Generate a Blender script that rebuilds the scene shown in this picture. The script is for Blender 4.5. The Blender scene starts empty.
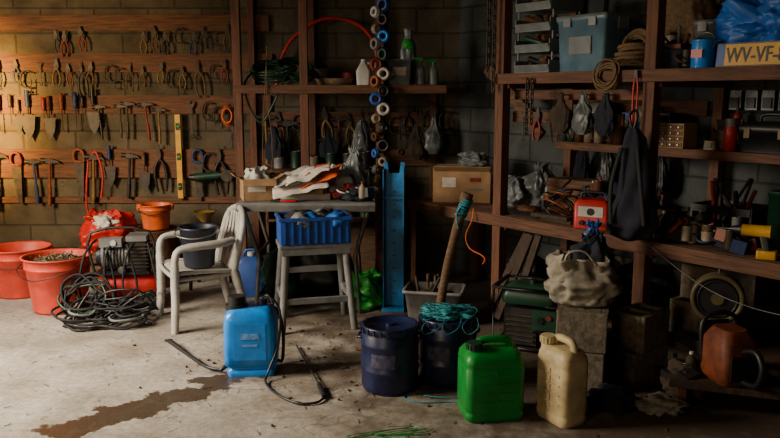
import bpy, bmesh, math, random
from mathutils import Vector, Matrix, noise, Euler
R = random.Random(7)
sc = bpy.context.scene
rad = math.radians

# ---------------------------------------------------------------- materials
_m = {}
def M(name, col, rough=.6, metal=0., var=.3, scale=9., bump=.15, stretch=(1,1,1), trans=0., coat=0.):
    if name in _m: return _m[name]
    m = bpy.data.materials.new(name); m.use_nodes = True
    nt = m.node_tree; N = nt.nodes; L = nt.links
    p = N['Principled BSDF']
    tc = N.new('ShaderNodeTexCoord'); mp = N.new('ShaderNodeMapping'); mp.inputs['Scale'].default_value = stretch
    L.new(tc.outputs['Object'], mp.inputs['Vector'])
    n = N.new('ShaderNodeTexNoise'); n.inputs['Scale'].default_value = scale
    n.inputs['Detail'].default_value = 6; n.inputs['Roughness'].default_value = .65
    L.new(mp.outputs[0], n.inputs['Vector'])
    r = N.new('ShaderNodeValToRGB')
    r.color_ramp.elements[0].position = .32; r.color_ramp.elements[1].position = .68
    r.color_ramp.elements[0].color = tuple(max(0, c*(1-var)) for c in col)+(1,)
    r.color_ramp.elements[1].color = tuple(min(1, c*(1+var*.7)) for c in col)+(1,)
    L.new(n.outputs['Fac'], r.inputs[0]); L.new(r.outputs[0], p.inputs['Base Color'])
    p.inputs['Roughness'].default_value = rough; p.inputs['Metallic'].default_value = metal
    p.inputs['Transmission Weight'].default_value = trans
    p.inputs['Coat Weight'].default_value = coat
    if bump:
        b = N.new('ShaderNodeBump'); b.inputs['Strength'].default_value = bump; b.inputs['Distance'].default_value = .01
        L.new(n.outputs['Fac'], b.inputs['Height']); L.new(b.outputs[0], p.inputs['Normal'])
    _m[name] = m
    return m

woodH = M('wood_along', (.12,.044,.016), .7, var=.65, scale=5, bump=.4, stretch=(1,12,12))
woodV = M('wood_upright', (.13,.045,.017), .7, var=.55, scale=5, bump=.4, stretch=(12,12,1))
woodL = M('wood_light', (.28,.15,.065), .7, var=.4, scale=5, bump=.3, stretch=(10,10,1))
woodG = M('wood_worn', (.13,.07,.034), .8, var=.6, scale=6, bump=.5, stretch=(2,9,9))
woodD = M('wood_dark_dusty', (.05,.03,.018), .85, var=.5, scale=6, bump=.5, stretch=(9,9,2))
steel = M('steel', (.26,.25,.23), .42, .9, var=.4)
tsteel = M('old_tool_steel', (.07,.055,.042), .6, .5, var=.5, scale=20)
dsteel = M('dark_steel', (.045,.04,.036), .5, .6, var=.4)
rust = M('rusty_iron', (.11,.042,.018), .75, .4, var=.5, scale=25)
black = M('black_plastic', (.009,.009,.010), .45, var=.3)
rubber = M('black_rubber', (.009,.009,.009), .75, var=.4)
redp = M('red_plastic', (.50,.014,.008), .4, var=.35)
redd = M('worn_red_grip', (.20,.013,.008), .55, var=.5, scale=20)
red2 = M('red_bucket_plastic', (.64,.055,.028), .5, var=.32, scale=5)
orange = M('orange_plastic', (.72,.12,.015), .45, var=.3)
orangd = M('worn_orange_grip', (.24,.055,.01), .55, var=.5, scale=20)
orangx = M('dusty_orange_housing', (.16,.035,.008), .6, var=.6, scale=12)
yellow = M('yellow_paint', (.68,.36,.015), .45, var=.3)
yellowd = M('worn_yellow_grip', (.18,.105,.02), .55, var=.5, scale=20)
olive = M('olive_plastic', (.09,.07,.028), .5, var=.35)
blued = M('worn_blue_grip', (.012,.035,.12), .55, var=.4, scale=20)
white = M('white_plastic', (.52,.50,.45), .5, var=.3)
chairm = M('weathered_white_plastic', (.42,.40,.36), .5, var=.32, scale=7)
clear = M('translucent_plastic', (.20,.225,.23), .35, var=.35, trans=.2)
cleard = M('dusty_translucent_plastic', (.10,.11,.11), .4, var=.5, trans=.1)
clearb = M('translucent_blue_plastic', (.15,.27,.35), .3, var=.35, scale=6, trans=.2)
blue = M('blue_plastic', (.005,.22,.72), .35, var=.25, coat=.2)
bluec = M('blue_crate_plastic', (.018,.075,.32), .45, var=.35)
blueb = M('blue_tarpaulin_plastic', (.015,.13,.50), .45, var=.4)
bluep = M('blue_painted_metal', (.012,.16,.38), .5, var=.45)
navy = M('navy_drum_plastic', (.009,.014,.055), .36, var=.6, scale=14)
dcloth = M('dark_cloth', (.013,.015,.026), .9, var=.4)
bcloth = M('brown_oily_cloth', (.045,.028,.016), .9, var=.5)
green = M('green_plastic', (.004,.23,.03), .4, var=.28)
greenb = M('bright_green_plastic', (.02,.34,.03), .4, var=.4)
dgreen = M('dark_green_paint', (.008,.045,.022), .45, var=.3)
teal = M('cyan_twine', (.015,.23,.27), .75, var=.5, scale=40)
cream = M('cream_jerrycan_plastic', (.56,.44,.23), .45, var=.42)
card = M('cardboard', (.36,.21,.10), .85, var=.28)
paper = M('paper', (.62,.56,.48), .8, var=.3)
conc = M('cinder_concrete', (.17,.135,.095), .95, var=.5, scale=30, bump=.8)
rope = M('jute_rope', (.17,.105,.05), .9, var=.45, scale=60)
sack = M('woven_sack', (.33,.29,.22), .75, var=.6, scale=7, bump=.5)
dirt = M('compost', (.05,.032,.018), .95, var=.7, scale=40, bump=1)
straw = M('straw', (.36,.26,.10), .8, var=.5, scale=40)
grey = M('grey_paint', (.17,.17,.165), .5, var=.4)
glass = M('jar_glass', (.16,.18,.17), .15, var=.2, trans=.6)
beige = M('beige_plastic', (.25,.195,.125), .5, var=.3)
printm = M('printed_red', (.5,.05,.02), .6, var=.9, scale=14)

# ---------------------------------------------------------------- builder
def catmull(p, n, closed=False):
    p = [Vector(a) for a in p]
    if len(p) < 3: return p
    out = []; k = len(p); rng = k if closed else k-1
    for i in range(rng):
        if closed: a, b, c, d = p[(i-1) % k], p[i], p[(i+1) % k], p[(i+2) % k]
        else: a, b, c, d = p[max(i-1, 0)], p[i], p[i+1], p[min(i+2, k-1)]
        for j in range(n):
            t = j/n
            out.append(.5*((2*b)+(c-a)*t+(2*a-5*b+4*c-d)*t*t+(3*b-a-3*c+d)*t**3))
    if not closed: out.append(p[-1])
    return out

class B:
    def __init__(s, name):
        s.name = name; s.bm = bmesh.new(); s.mats = []; s.T = Matrix()
    def at(s, loc=(0,0,0), rot=(0,0,0), sc_=1):
        s.T = Matrix.Translation(loc) @ Euler([rad(a) for a in rot]).to_matrix().to_4x4() @ Matrix.Scale(sc_, 4)
        return s
    def mi(s, m):
        if m not in s.mats: s.mats.append(m)
        return s.mats.index(m)
    def raw(s, vs, fs, mat, smooth=False, X=None):
        T = s.T if X is None else s.T @ X
        v = [s.bm.verts.new(T @ Vector(a)) for a in vs]; k = s.mi(mat)
        for f in fs:
            try:
                fc = s.bm.faces.new([v[i] for i in f]); fc.material_index = k; fc.smooth = smooth
            except ValueError: pass
    def box(s, c, d, mat, rot=(0,0,0), top=1.):
        x, y, z = d[0]/2, d[1]/2, d[2]/2
        vs = [(-x,-y,-z),(x,-y,-z),(x,y,-z),(-x,y,-z)]+[(a*top,b*top,z) for a,b in ((-x,-y),(x,-y),(x,y),(-x,y))]
        fs = [(3,2,1,0),(4,5,6,7),(0,1,5,4),(1,2,6,5),(2,3,7,6),(3,0,4,7)]
        s.raw(vs, fs, mat, False, Matrix.Translation(c) @ Euler([rad(a) for a in rot]).to_matrix().to_4x4())
    def rings(s, rs, mat, smooth=True, cap=True, closed=False):
        n = len(rs[0]); vs = [p for r in rs for p in r]; fs = []; k = len(rs)
        for i in range(k if closed else k-1):
            for j in range(n):
                a = i*n+j; b_ = i*n+(j+1) % n; c = ((i+1) % k)*n+(j+1) % n; d = ((i+1) % k)*n+j
                fs.append((a, b_, c, d))
        s.raw(vs, fs, mat, smooth)
        if cap and not closed:
            s.raw(rs[0], [tuple(range(n))[::-1]], mat); s.raw(rs[-1], [tuple(range(n))], mat)
    def lathe(s, prof, mat, c=(0,0,0), seg=28, sx=1, sy=1, cap=False):
        rs = [[(c[0]+r*sx*math.cos(2*math.pi*j/seg), c[1]+r*sy*math.sin(2*math.pi*j/seg), c[2]+z) for j in range(seg)] for r, z in prof]
        s.rings(rs, mat, True, cap)
    def tube(s, pts, r, mat, seg=8, n=0, closed=False, flat=None):
        p = catmull(pts, n, closed) if n else [Vector(a) for a in pts]
        k = len(p); rs = []; up = None
        for i in range(k):
            if closed: t = p[(i+1) % k]-p[i-1]
            else: t = p[min(i+1, k-1)]-p[max(i-1, 0)]
            if t.length < 1e-9: t = Vector((0,0,1))
            t.normalize()
            if up is None:
                up = Vector((0,0,1)) if abs(t.z) < .9 else Vector((0,1,0))
            sd = t.cross(up)
            if sd.length < 1e-4: sd = t.cross(Vector((1,.1,0)))
            sd.normalize(); up = sd.cross(t).normalized()
            rr = r[int(i*(len(r)-1)/(k-1)+.5)] if isinstance(r, (list, tuple)) else r
            w = flat if flat else 1
            rs.append([tuple(p[i]+sd*math.cos(2*math.pi*j/seg)*rr*w+up*math.sin(2*math.pi*j/seg)*rr) for j in range(seg)])
        s.rings(rs, mat, True, True, closed)
    def cyl(s, a, b, r0, mat, r1=None, seg=16):
        a, b = Vector(a), Vector(b); t = (b-a).normalized()
        up = Vector((0,0,1)) if abs(t.z) < .9 else Vector((0,1,0))
        sd = t.cross(up).normalized(); u2 = sd.cross(t); r1 = r0 if r1 is None else r1
        rs = [[tuple(q+sd*math.cos(2*math.pi*j/seg)*r+u2*math.sin(2*math.pi*j/seg)*r) for j in range(seg)] for q, r in ((a, r0), (b, r1))]
        s.rings(rs, mat)
    def torus(s, c, Rr, r, mat, rot=(0,0,0), seg=28, ms=8, sq=1):
        E = Euler([rad(a) for a in rot]).to_matrix(); c = Vector(c)
        s.tube([c+E @ Vector((Rr*math.cos(2*math.pi*i/seg), Rr*sq*math.sin(2*math.pi*i/seg), 0)) for i in range(seg)], r, mat, ms, closed=True)
    def loft(s, secs, mat, n=6, smooth=True):
        rs = []
        for q in secs:
            z, hx, hy, cr = q[:4]; cx, cy = (q[4], q[5]) if len(q) > 4 else (0, 0)
            cr = min(cr, hx*.99, hy*.99); ring = []
            for qd, (sx, sy) in enumerate(((1,1),(-1,1),(-1,-1),(1,-1))):
                for j in range(n):
                    a = math.pi/2*(qd+j/(n-1))
                    ring.append((cx+sx*(hx-cr)+cr*math.cos(a), cy+sy*(hy-cr)+cr*math.sin(a), z))
            rs.append(ring)
        s.rings(rs, mat, smooth)
    def poly(s, pts, th, mat, y=0):
        n = len(pts)
        vs = [(a, y-th/2, b) for a, b in pts]+[(a, y+th/2, b) for a, b in pts]
        fs = [tuple(range(n)), tuple(range(2*n-1, n-1, -1))]+[(i, i+n, (i+1) % n+n, (i+1) % n) for i in range(n)]
        s.raw(vs, fs, mat)
    def blob(s, c, d, mat, amp=.25, fr=4., sub=4, seed=0., flatbot=True):
        t = bmesh.new(); bmesh.ops.create_icosphere(t, subdivisions=sub, radius=1)
        vs = []; c = Vector(c); amp *= .6; fr *= .8
        for v in t.verts:
            q = v.co.copy(); nz = noise.fractal(q*fr*.5+Vector((seed, seed*2, 3)), 1, 2, 4)
            rg = 1-abs(noise.noise(q*fr+Vector((seed, 5, seed))))*1.6
            q = q*(1+amp*nz+amp*.5*(rg-.6))
            if flatbot and q.z < -.8: q.z = -.8
            vs.append(c+Vector((q.x*d[0]/2, q.y*d[1]/2, q.z*d[2]/2)))
        fs = [tuple(v.index for v in f.verts) for f in t.faces]; t.free()
        s.raw(vs, fs, mat, True)
    def grid(s, fn, nu, nv, mat, th=0):
        vs = [fn(i/nu, j/nv) for i in range(nu+1) for j in range(nv+1)]
        fs = [(i*(nv+1)+j, (i+1)*(nv+1)+j, (i+1)*(nv+1)+j+1, i*(nv+1)+j+1) for i in range(nu) for j in range(nv)]
        s.raw(vs, fs, mat, True)
    def bag(s, c, w, d, h, mat, seed=0, prof=((0,.80),(.04,.95),(.3,1.05),(.6,.98),(.85,.8),(1,.75)), amp=.10, lip=.1):
        # soft sack: stacked wavy cross-sections following a silhouette profile, open at the top with an inner lip
        seg = 56; nz = 26; rs = []; c = Vector(c)
        def pr(t):
            for i in range(len(prof)-1):
                if prof[i][0] <= t <= prof[i+1][0]:
                    f = (t-prof[i][0])/(prof[i+1][0]-prof[i][0]); f = f*f*(3-2*f); return prof[i][1]*(1-f)+prof[i+1][1]*f
            return prof[-1][1]
        def ring(t, k, dz=0):
            out = []
            for j in range(seg):
                a = 2*math.pi*j/seg; ca, sa = math.cos(a), math.sin(a)
                e = .75; x = abs(ca)**e*(1 if ca > 0 else -1); y = abs(sa)**e*(1 if sa > 0 else -1)
                f = 1+amp*(.35+t)*(noise.noise(Vector((ca*2.2+seed, sa*2.2, t*3+seed)))*1.5+.5*math.sin(a*7+seed+3*t)*noise.noise(Vector((seed, t*2, a))))+amp*.5*noise.noise(Vector((ca*7, sa*7+seed, t*9)))
                out.append(tuple(c+Vector((x*w/2*k*f, y*d/2*k*f, h*t+dz+amp*.5*h*t*noise.noise(Vector((ca*2+seed, sa*2, 9)))))))
            return out
        for i in range(nz+1): rs.append(ring(i/nz, pr(i/nz)))
        rs.append(ring(1, pr(1)*.93)); rs.append(ring(1, pr(1)*.80, -h*lip))
        s.rings(rs, mat)
    def done(s, loc=(0,0,0), rz=0, bev=0, solid=0):
        bmesh.ops.recalc_face_normals(s.bm, faces=s.bm.faces)
        me = bpy.data.meshes.new(s.name); s.bm.to_mesh(me); s.bm.free()
        for m in s.mats: me.materials.append(m)
        o = bpy.data.objects.new(s.name, me); sc.collection.objects.link(o)
        o.location = loc; o.rotation_euler = (0, 0, rad(rz))
        if solid:
            k = o.modifiers.new('thick', 'SOLIDIFY'); k.thickness = solid; k.offset = 0
        if bev:
            w = o.modifiers.new('weld', 'WELD'); w.merge_threshold = .0003
            k = o.modifiers.new('bev', 'BEVEL'); k.width = bev; k.segments = 2; k.limit_method = 'ANGLE'; k.angle_limit = rad(50)
        return o
TIED = ((0,.7),(.3,1.05),(.7,.8),(.9,.3),(1,.45))
HANG = ((0,.5),(.2,.95),(.5,.9),(.85,.3),(1,.2))

# shelving frame along the slanted right wall: u runs toward the viewer's right, v into the wall
P0 = Vector((.726, 4.95)); AN = -53.
du = Vector((math.cos(rad(AN)), math.sin(rad(AN)))); dv = Vector((-du.y, du.x))
def RK(u, v, z): q = P0+du*u+dv*v; return (q.x, q.y, z)
def put(b, u, v, z, r=0, bev=0, solid=0): return b.done(RK(u, v, z), AN+r, bev, solid)

# ---------------------------------------------------------------- room
def block_mat(name, c1, c2, mortar):
    m = bpy.data.materials.new(name); m.use_nodes = True; nt = m.node_tree; N = nt.nodes; L = nt.links; p = N['Principled BSDF']
    tc = N.new('ShaderNodeTexCoord'); sp = N.new('ShaderNodeSeparateXYZ'); cb = N.new('ShaderNodeCombineXYZ')
    L.new(tc.outputs['Object'], sp.inputs[0]); L.new(sp.outputs[0], cb.inputs[0]); L.new(sp.outputs[2], cb.inputs[1])
    br = N.new('ShaderNodeTexBrick'); br.inputs['Scale'].default_value = 1
    br.inputs['Brick Width'].default_value = .44; br.inputs['Row Height'].default_value = .2
    br.inputs['Mortar Size'].default_value = .009; br.inputs['Mortar Smooth'].default_value = .3
    br.inputs['Color1'].default_value = c1+(1,); br.inputs['Color2'].default_value = c2+(1,); br.inputs['Mortar'].default_value = mortar+(1,)
    L.new(cb.outputs[0], br.inputs['Vector'])
    n = N.new('ShaderNodeTexNoise'); n.inputs['Scale'].default_value = 6; n.inputs['Detail'].default_value = 8; L.new(tc.outputs['Object'], n.inputs['Vector'])
    mx = N.new('ShaderNodeMix'); mx.data_type = 'RGBA'; mx.blend_type = 'MULTIPLY'; mx.inputs['Factor'].default_value = .8
    rp = N.new('ShaderNodeValToRGB'); rp.color_ramp.elements[0].position = .3; rp.color_ramp.elements[0].color = (.35,.33,.3,1); rp.color_ramp.elements[1].position = .65
    L.new(n.outputs['Fac'], rp.inputs[0]); L.new(br.outputs['Color'], mx.inputs['A']); L.new(rp.outputs[0], mx.inputs['B'])
    L.new(mx.outputs['Result'], p.inputs['Base Color']); p.inputs['Roughness'].default_value = .9
    n2 = N.new('ShaderNodeTexNoise'); n2.inputs['Scale'].default_value = 60; L.new(tc.outputs['Object'], n2.inputs['Vector'])
    ma = N.new('ShaderNodeMath'); ma.operation = 'MULTIPLY_ADD'; ma.inputs[1].default_value = -1.5; L.new(br.outputs['Fac'], ma.inputs[0]); L.new(n2.outputs['Fac'], ma.inputs[2])
    bp = N.new('ShaderNodeBump'); bp.inputs['Strength'].default_value = .6; bp.inputs['Distance'].default_value = .012
    L.new(ma.outputs[0], bp.inputs['Height']); L.new(bp.outputs[0], p.inputs['Normal'])
    return m
blk = block_mat('concrete_block_wall', (.095,.105,.10), (.065,.073,.072), (.038,.039,.038))
blk2 = block_mat('concrete_block_wall_tan', (.13,.105,.066), (.10,.08,.052), (.06,.048,.033))

def floor_mat():
    m = bpy.data.materials.new('concrete_floor'); m.use_nodes = True; nt = m.node_tree; N = nt.nodes; L = nt.links; p = N['Principled BSDF']
    tc = N.new('ShaderNodeTexCoord')
    def nz(s, d=8, ro=.6):
        n = N.new('ShaderNodeTexNoise'); n.inputs['Scale'].default_value = s; n.inputs['Detail'].default_value = d; n.inputs['Roughness'].default_value = ro
        L.new(tc.outputs['Object'], n.inputs['Vector']); return n.outputs['Fac']
    def ramp(f, e):
        r = N.new('ShaderNodeValToRGB')
        r.color_ramp.elements[0].position, r.color_ramp.elements[0].color = e[0][0], e[0][1]+(1,)
        r.color_ramp.elements[1].position, r.color_ramp.elements[1].color = e[1][0], e[1][1]+(1,)
        L.new(f, r.inputs[0]); return r.outputs[0]
    def mix(f, a, b, bt='MIX'):
        x = N.new('ShaderNodeMix'); x.data_type = 'RGBA'; x.blend_type = bt
        if isinstance(f, float): x.inputs['Factor'].default_value = f
        else: L.new(f, x.inputs['Factor'])
        for nm, q in (('A', a), ('B', b)):
            if isinstance(q, tuple): x.inputs[nm].default_value = q+(1,)
            else: L.new(q, x.inputs[nm])
        return x.outputs['Result']
    def math_(op, a, b):
        x = N.new('ShaderNodeMath'); x.operation = op
        for i, q in enumerate((a, b)):
            if isinstance(q, (int, float)): x.inputs[i].default_value = q
            else: L.new(q, x.inputs[i])
        return x.outputs[0]
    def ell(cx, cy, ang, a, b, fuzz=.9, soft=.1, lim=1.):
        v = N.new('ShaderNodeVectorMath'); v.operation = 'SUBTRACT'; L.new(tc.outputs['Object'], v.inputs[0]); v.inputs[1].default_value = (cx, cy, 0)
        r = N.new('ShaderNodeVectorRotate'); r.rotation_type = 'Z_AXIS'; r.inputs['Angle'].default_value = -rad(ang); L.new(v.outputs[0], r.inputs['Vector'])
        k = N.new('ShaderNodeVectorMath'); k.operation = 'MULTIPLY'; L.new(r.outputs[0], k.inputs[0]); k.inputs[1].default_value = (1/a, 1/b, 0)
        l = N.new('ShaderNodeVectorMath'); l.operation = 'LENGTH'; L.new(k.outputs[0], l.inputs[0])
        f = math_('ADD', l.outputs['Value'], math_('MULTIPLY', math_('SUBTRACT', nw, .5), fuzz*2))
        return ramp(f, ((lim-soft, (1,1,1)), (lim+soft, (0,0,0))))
    nw = nz(5.5, 6)
    base = ramp(nz(3, 10), ((.3, (.25,.215,.165)), (.7, (.50,.46,.40))))
    base = mix(.6, base, ramp(nz(28, 8, .75), ((.38, (.42,.38,.34)), (.6, (1,1,1)))), 'MULTIPLY')
    base = mix(math_('MULTIPLY', ramp(nz(1.4, 5), ((.50, (0,0,0)), (.64, (1,1,1)))), .5), base, (.18,.13,.085))
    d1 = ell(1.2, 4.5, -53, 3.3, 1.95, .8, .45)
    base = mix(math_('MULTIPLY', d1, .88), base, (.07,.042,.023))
    st = ell(-1.25, 3.46, 40, .55, .12, 1.5, .08)
    st2 = ell(-.93, 3.86, 15, .16, .06, 1.2, .06)
    st3 = ell(-.55, 3.95, -20, .5, .22, 1.1, .3)
    wet = math_('MAXIMUM', st, st2)
    base = mix(math_('MULTIPLY', wet, .92), base, (.045,.026,.013))
    base = mix(math_('MULTIPLY', st3, .4), base, (.10,.065,.04))
    cr = N.new('ShaderNodeTexVoronoi'); cr.feature = 'DISTANCE_TO_EDGE'; cr.inputs['Scale'].default_value = .7
    wv = N.new('ShaderNodeVectorMath'); wv.operation = 'ADD'; L.new(tc.outputs['Object'], wv.inputs[0])
    nn = N.new('ShaderNodeTexNoise'); nn.inputs['Scale'].default_value = 3; L.new(tc.outputs['Object'], nn.inputs['Vector']); L.new(nn.outputs['Color'], wv.inputs[1]); L.new(wv.outputs[0], cr.inputs['Vector'])
    base = mix(math_('MULTIPLY', ramp(cr.outputs['Distance'], ((.003, (1,1,1)), (.009, (0,0,0)))), .5), base, (.09,.07,.05))
    L.new(base, p.inputs['Base Color'])
    L.new(math_('SUBTRACT', .8, math_('MULTIPLY', wet, .5)), p.inputs['Roughness'])
    bp = N.new('ShaderNodeBump'); bp.inputs['Strength'].default_value = .4; bp.inputs['Distance'].default_value = .01
    L.new(nz(35, 8, .7), bp.inputs['Height']); L.new(bp.outputs[0], p.inputs['Normal'])
    return m

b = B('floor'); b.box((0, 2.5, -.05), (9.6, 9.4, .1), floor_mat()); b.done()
b = B('ceiling'); b.box((0, 2.5, 2.85), (9.6, 9.4, .1), woodG); b.done()
b = B('wall_back'); b.box((-1.45, 6.5, 1.4), (5.1, .2, 2.8), blk2); b.done()
b = B('wall_right'); b.box((1.35, .1, 1.4), (7.0, .2, 2.8), blk); b.done(RK(0, .75, 0), AN)
b = B('wall_left')
b.box((-3.9, 6.15, 1.4), (.2, .6, 2.8), blk2); b.box((-3.9, 3.1, 2.6), (.2, 5.5, .4), blk2); b.box((-3.9, -.8, 1.4), (.2, 2.3, 2.8), blk2); b.done()
b = B('trim_2')   # doorway lining
for y in (.39, 5.81): b.box((-3.9, y, 1.18), (.24, .06, 2.36), woodV)
b.box((-3.9, 3.1, 2.37), (.24, 5.48, .06), woodH); b.done()

b = B('trim_1')
for z, h in ((2.32, .10), (2.08, .13), (1.76, .15), (1.42, .15), (.93, .24), (.62, .05)):
    b.box((-2.35+R.uniform(-.02, .02), 6.385, z), (2.75, .03, h), woodH)
b.box((-3.45, 6.36, 1.4), (.05, .02, 2.8), woodV)
b.done()

# ---------------------------------------------------------------- hand tools on the back wall
handle_cols = [redd, orangd, black, redd, yellowd, woodG, black, blued, tsteel, rust, black]
def pliers(b, x, z, s, hc, y=6.345):
    b.at((x, y, z), (0, R.uniform(-8, 8), 0), s)
    b.poly([(-.1*.2, 0), (-.006, .055), (.006, .055), (.02, 0), (.012, -.03), (-.012, -.03)], .012, dsteel)
    b.cyl((0, -.008, -.01), (0, .008, -.01), .012, tsteel, seg=10)
    for k in (-1, 1): b.tube([(0, 0, -.02), (k*.022, 0, -.06), (k*.03, 0, -.11), (k*.018, 0, -.16)], .0085, hc, 6, 3)
def driver(b, x, z, s, hc, y=6.34):
    b.at((x, y, z), (0, 0, 0), s)
    b.lathe([(.004, .05), (.013, .045), (.015, .01), (.011, -.03), (.013, -.045), (.004, -.05)], hc, seg=10)
    b.cyl((0, 0, -.05), (0, 0, -.17), .0038, tsteel, seg=6); b.box((0, 0, -.172), (.009, .002, .012), tsteel)
def hammer(b, x, z, s, hc, y=6.33):
    b.at((x, y, z), (0, R.uniform(-5, 5), 0), s)
    b.box((0, 0, 0), (.05, .026, .03), dsteel); b.cyl((-.025, 0, 0), (-.06, 0, 0), .016, dsteel, .018, 10)
    b.poly([(.025, .014), (.06, .004), (.078, -.018), (.055, -.008), (.025, -.013)], .022, dsteel)
    b.tube([(0, 0, .02), (0, 0, -.12), (.003, 0, -.22), (0, 0, -.31)], [.011, .009, .013, .014], hc, 8, 3)
def spanner(b, x, z, s, hc=None, y=6.345):
    b.at((x, y, z), (0, R.uniform(-4, 4), 0), s)
    b.poly([(-.006, -.02), (-.02, 0), (-.022, .022), (-.01, .034), (-.009, .012), (.009, .012), (.010, .034), (.022, .022), (.02, 0), (.006, -.02)], .007, tsteel)
    b.poly([(-.007, -.015), (.007, -.015), (.006, -.19), (-.006, -.19)], .006, tsteel); b.torus((0, 0, -.2), .013, .005, tsteel, (90, 0, 0), 14, 6)
def saw(b, x, z, s, hc, y=6.34):
    b.at((x, y, z), (0, R.uniform(-4, 4), 0), s)
    b.poly([(-.05, -.02), (.05, -.02), (.018, -.40), (-.018, -.40)], .002, tsteel)
    b.tube([(-.04, 0, -.02), (-.045, 0, .05), (-.01, 0, .085), (.035, 0, .07), (.05, 0, .02), (.045, 0, -.03), (0, 0, -.03)], .013, hc, 8, 3, True)
def clampg(b, x, z, s, hc=None, y=6.34):
    b.at((x, y, z), (0, R.uniform(-6, 6), 0), s)
    b.tube([(.05, 0, 0), (0, 0, .01), (-.03, 0, -.02), (-.035, 0, -.09), (0, 0, -.12), (.05, 0, -.115)], .008, dsteel, 6, 3)
    b.cyl((.05, 0, -.17), (.05, 0, -.05), .005, tsteel, seg=6); b.cyl((.03, 0, -.17), (.07, 0, -.17), .004, tsteel, seg=6)
def snips(b, x, z, s, hc, y=6.345):
    b.at((x, y, z), (0, R.uniform(-8, 8), 0), s)
    b.poly([(0, .09), (.012, .03), (.006, 0), (-.008, 0), (-.014, .03)], .008, tsteel)
    for k in (-1, 1): b.tube([(0, 0, 0), (k*.03, 0, -.05), (k*.035, 0, -.13), (k*.025, 0, -.2)], [.006, .009, .009, .007], hc, 6, 3)
def trowel(b, x, z, s, hc, y=6.34):
    b.at((x, y, z), (0, 0, 0), s)
    b.cyl((0, 0, .06), (0, 0, -.03), .013, hc, .012, 10); b.cyl((0, 0, -.03), (0, 0, -.07), .005, tsteel, seg=6)
    b.poly([(-.04, -.08), (.04, -.08), (.03, -.16), (0, -.22), (-.03, -.16)], .004, dsteel)

def row(name, xs, z, kinds, s0, s1, y=None):
    b = B(name)
    for x in xs:
        f = R.choice(kinds); b_kw = {} if y is None else {'y': y}
        f(b, x+R.uniform(-.03, .03), z+R.uniform(-.04, .03), R.uniform(s0, s1), R.choice(handle_cols), **b_kw)
    b.at(); b.done()
def fr(a, b_, n): return [a+(b_-a)*i/(n-1) for i in range(n)]
row('hanging_clamps_and_pliers', [-2.75, -2.66, -2.55]+fr(-2.0, -1.33, 8), 2.0, [pliers, clampg, pliers], .8, 1.1)
row('hanging_pliers', fr(-3.3, -1.36, 19), 1.72, [pliers, snips, pliers, spanner, clampg], .75, 1.1)
row('hanging_screwdrivers', fr(-3.25, -2.45, 10), 1.44, [driver, driver, driver, trowel], 1.0, 1.5)
row('hanging_hammers', fr(-2.38, -1.9, 5), 1.40, [hammer, snips, hammer], .75, 1.0)
row('hanging_wrenches', fr(-1.62, -1.3, 4), 1.40, [spanner, snips, clampg], .9, 1.3)
row('hanging_hand_saws', [-3.15, -2.62, -1.62], .98, [saw], .8, .95)
row('hanging_garden_tools', [-3.3, -3.0, -2.84, -2.5, -2.33, -2.2, -2.05, -1.92, -1.5, -1.4], .98, [snips, hammer, hammer, trowel, clampg], 1.1, 1.5)
b = B('spirit_level'); b.box((0, 0, 0), (.045, .025, .70), yellow)
for z in (-.25, 0, .25): b.box((0, -.004, z), (.034, .022, .06), black); b.cyl((-.014, -.016, z), (.014, -.016, z), .008, greenb, seg=8)
b.box((0, 0, .352), (.047, .027, .006), black); b.box((0, 0, -.352), (.047, .027, .006), black); b.done((-1.76, 6.335, .99), bev=.002)
b = B('orange_cable_reel')
for i in range(5): b.torus((0, -.012*i, 0), .055-.004*i, .007, orangd if i % 2 else orange, (90, 0, 0), sq=1.5)
b.box((0, .01, .08), (.02, .06, .02), dsteel); b.done((-1.34, 6.34, 1.33))
b = B('red_hose_loop'); b.tube([(-.1, 0, .30), (-.12, -.02, .1), (-.12, -.03, -.12), (-.03, -.04, -.32), (.08, -.03, -.4)], .009, redp, 8, 6)
b.tube([(-.1, 0, .30), (-.03, -.01, .38), (.02, -.02, .2), (0, -.03, 0)], .009, redp, 8, 6); b.cyl((-.1, -.02, .31), (-.1, .04, .31), .008, dsteel); b.done((-2.42, 6.33, .65))
b = B('angle_grinder')
b.cyl((0, 0, 0), (.2, 0, .02), .035, dgreen, .03); b.cyl((.2, 0, .02), (.26, 0, .02), .03, black, .035); b.cyl((.27, -.05, .02), (.27, -.055, .02), .05, tsteel); b.cyl((-.05, 0, 0), (0, 0, 0), .025, black, .032)
b.box((.1, .04, .0), (.03, .08, .03), dsteel); b.done((-1.62, 6.3, .82))

# ---------------------------------------------------------------- middle rack
b = B('wooden_storage_rack')
PX = ((-1.13, 5.72), (-.64, 5.74), (-.075, 5.68))
for x, y in PX: b.box((x, y, 1.4), (.06, .06, 2.8), woodV)
for x in (-1.13, -.64, -.075): b.box((x, 6.34, 1.4), (.05, .06, 2.8), woodV)
b.box((-.37, 6.02, 1.56), (1.56, .62, .025), woodG); b.box((-.37, 5.70, 1.54), (1.58, .025, .06), woodH)
b.box((-.37, 6.37, 1.30), (1.56, .025, .12), woodH); b.box((-.37, 6.37, .98), (1.56, .025, .14), woodH)
b.box((-.62, 6.05, 2.42), (1.1, .60, .03), woodG)
b.box((.36, 6.36, 1.1), (.05, .05, 1.0), woodV)
b.done(bev=.003)
row('hanging_rack_tools', fr(-1.05, -.15, 10), 1.30, [snips, hammer, clampg, spanner, pliers], .9, 1.4)
row('hanging_workshop_tools', fr(.0, .42, 6), 1.32, [snips, clampg, spanner], .9, 1.3)
b = B('hanging_plastic_sacks')
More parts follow.
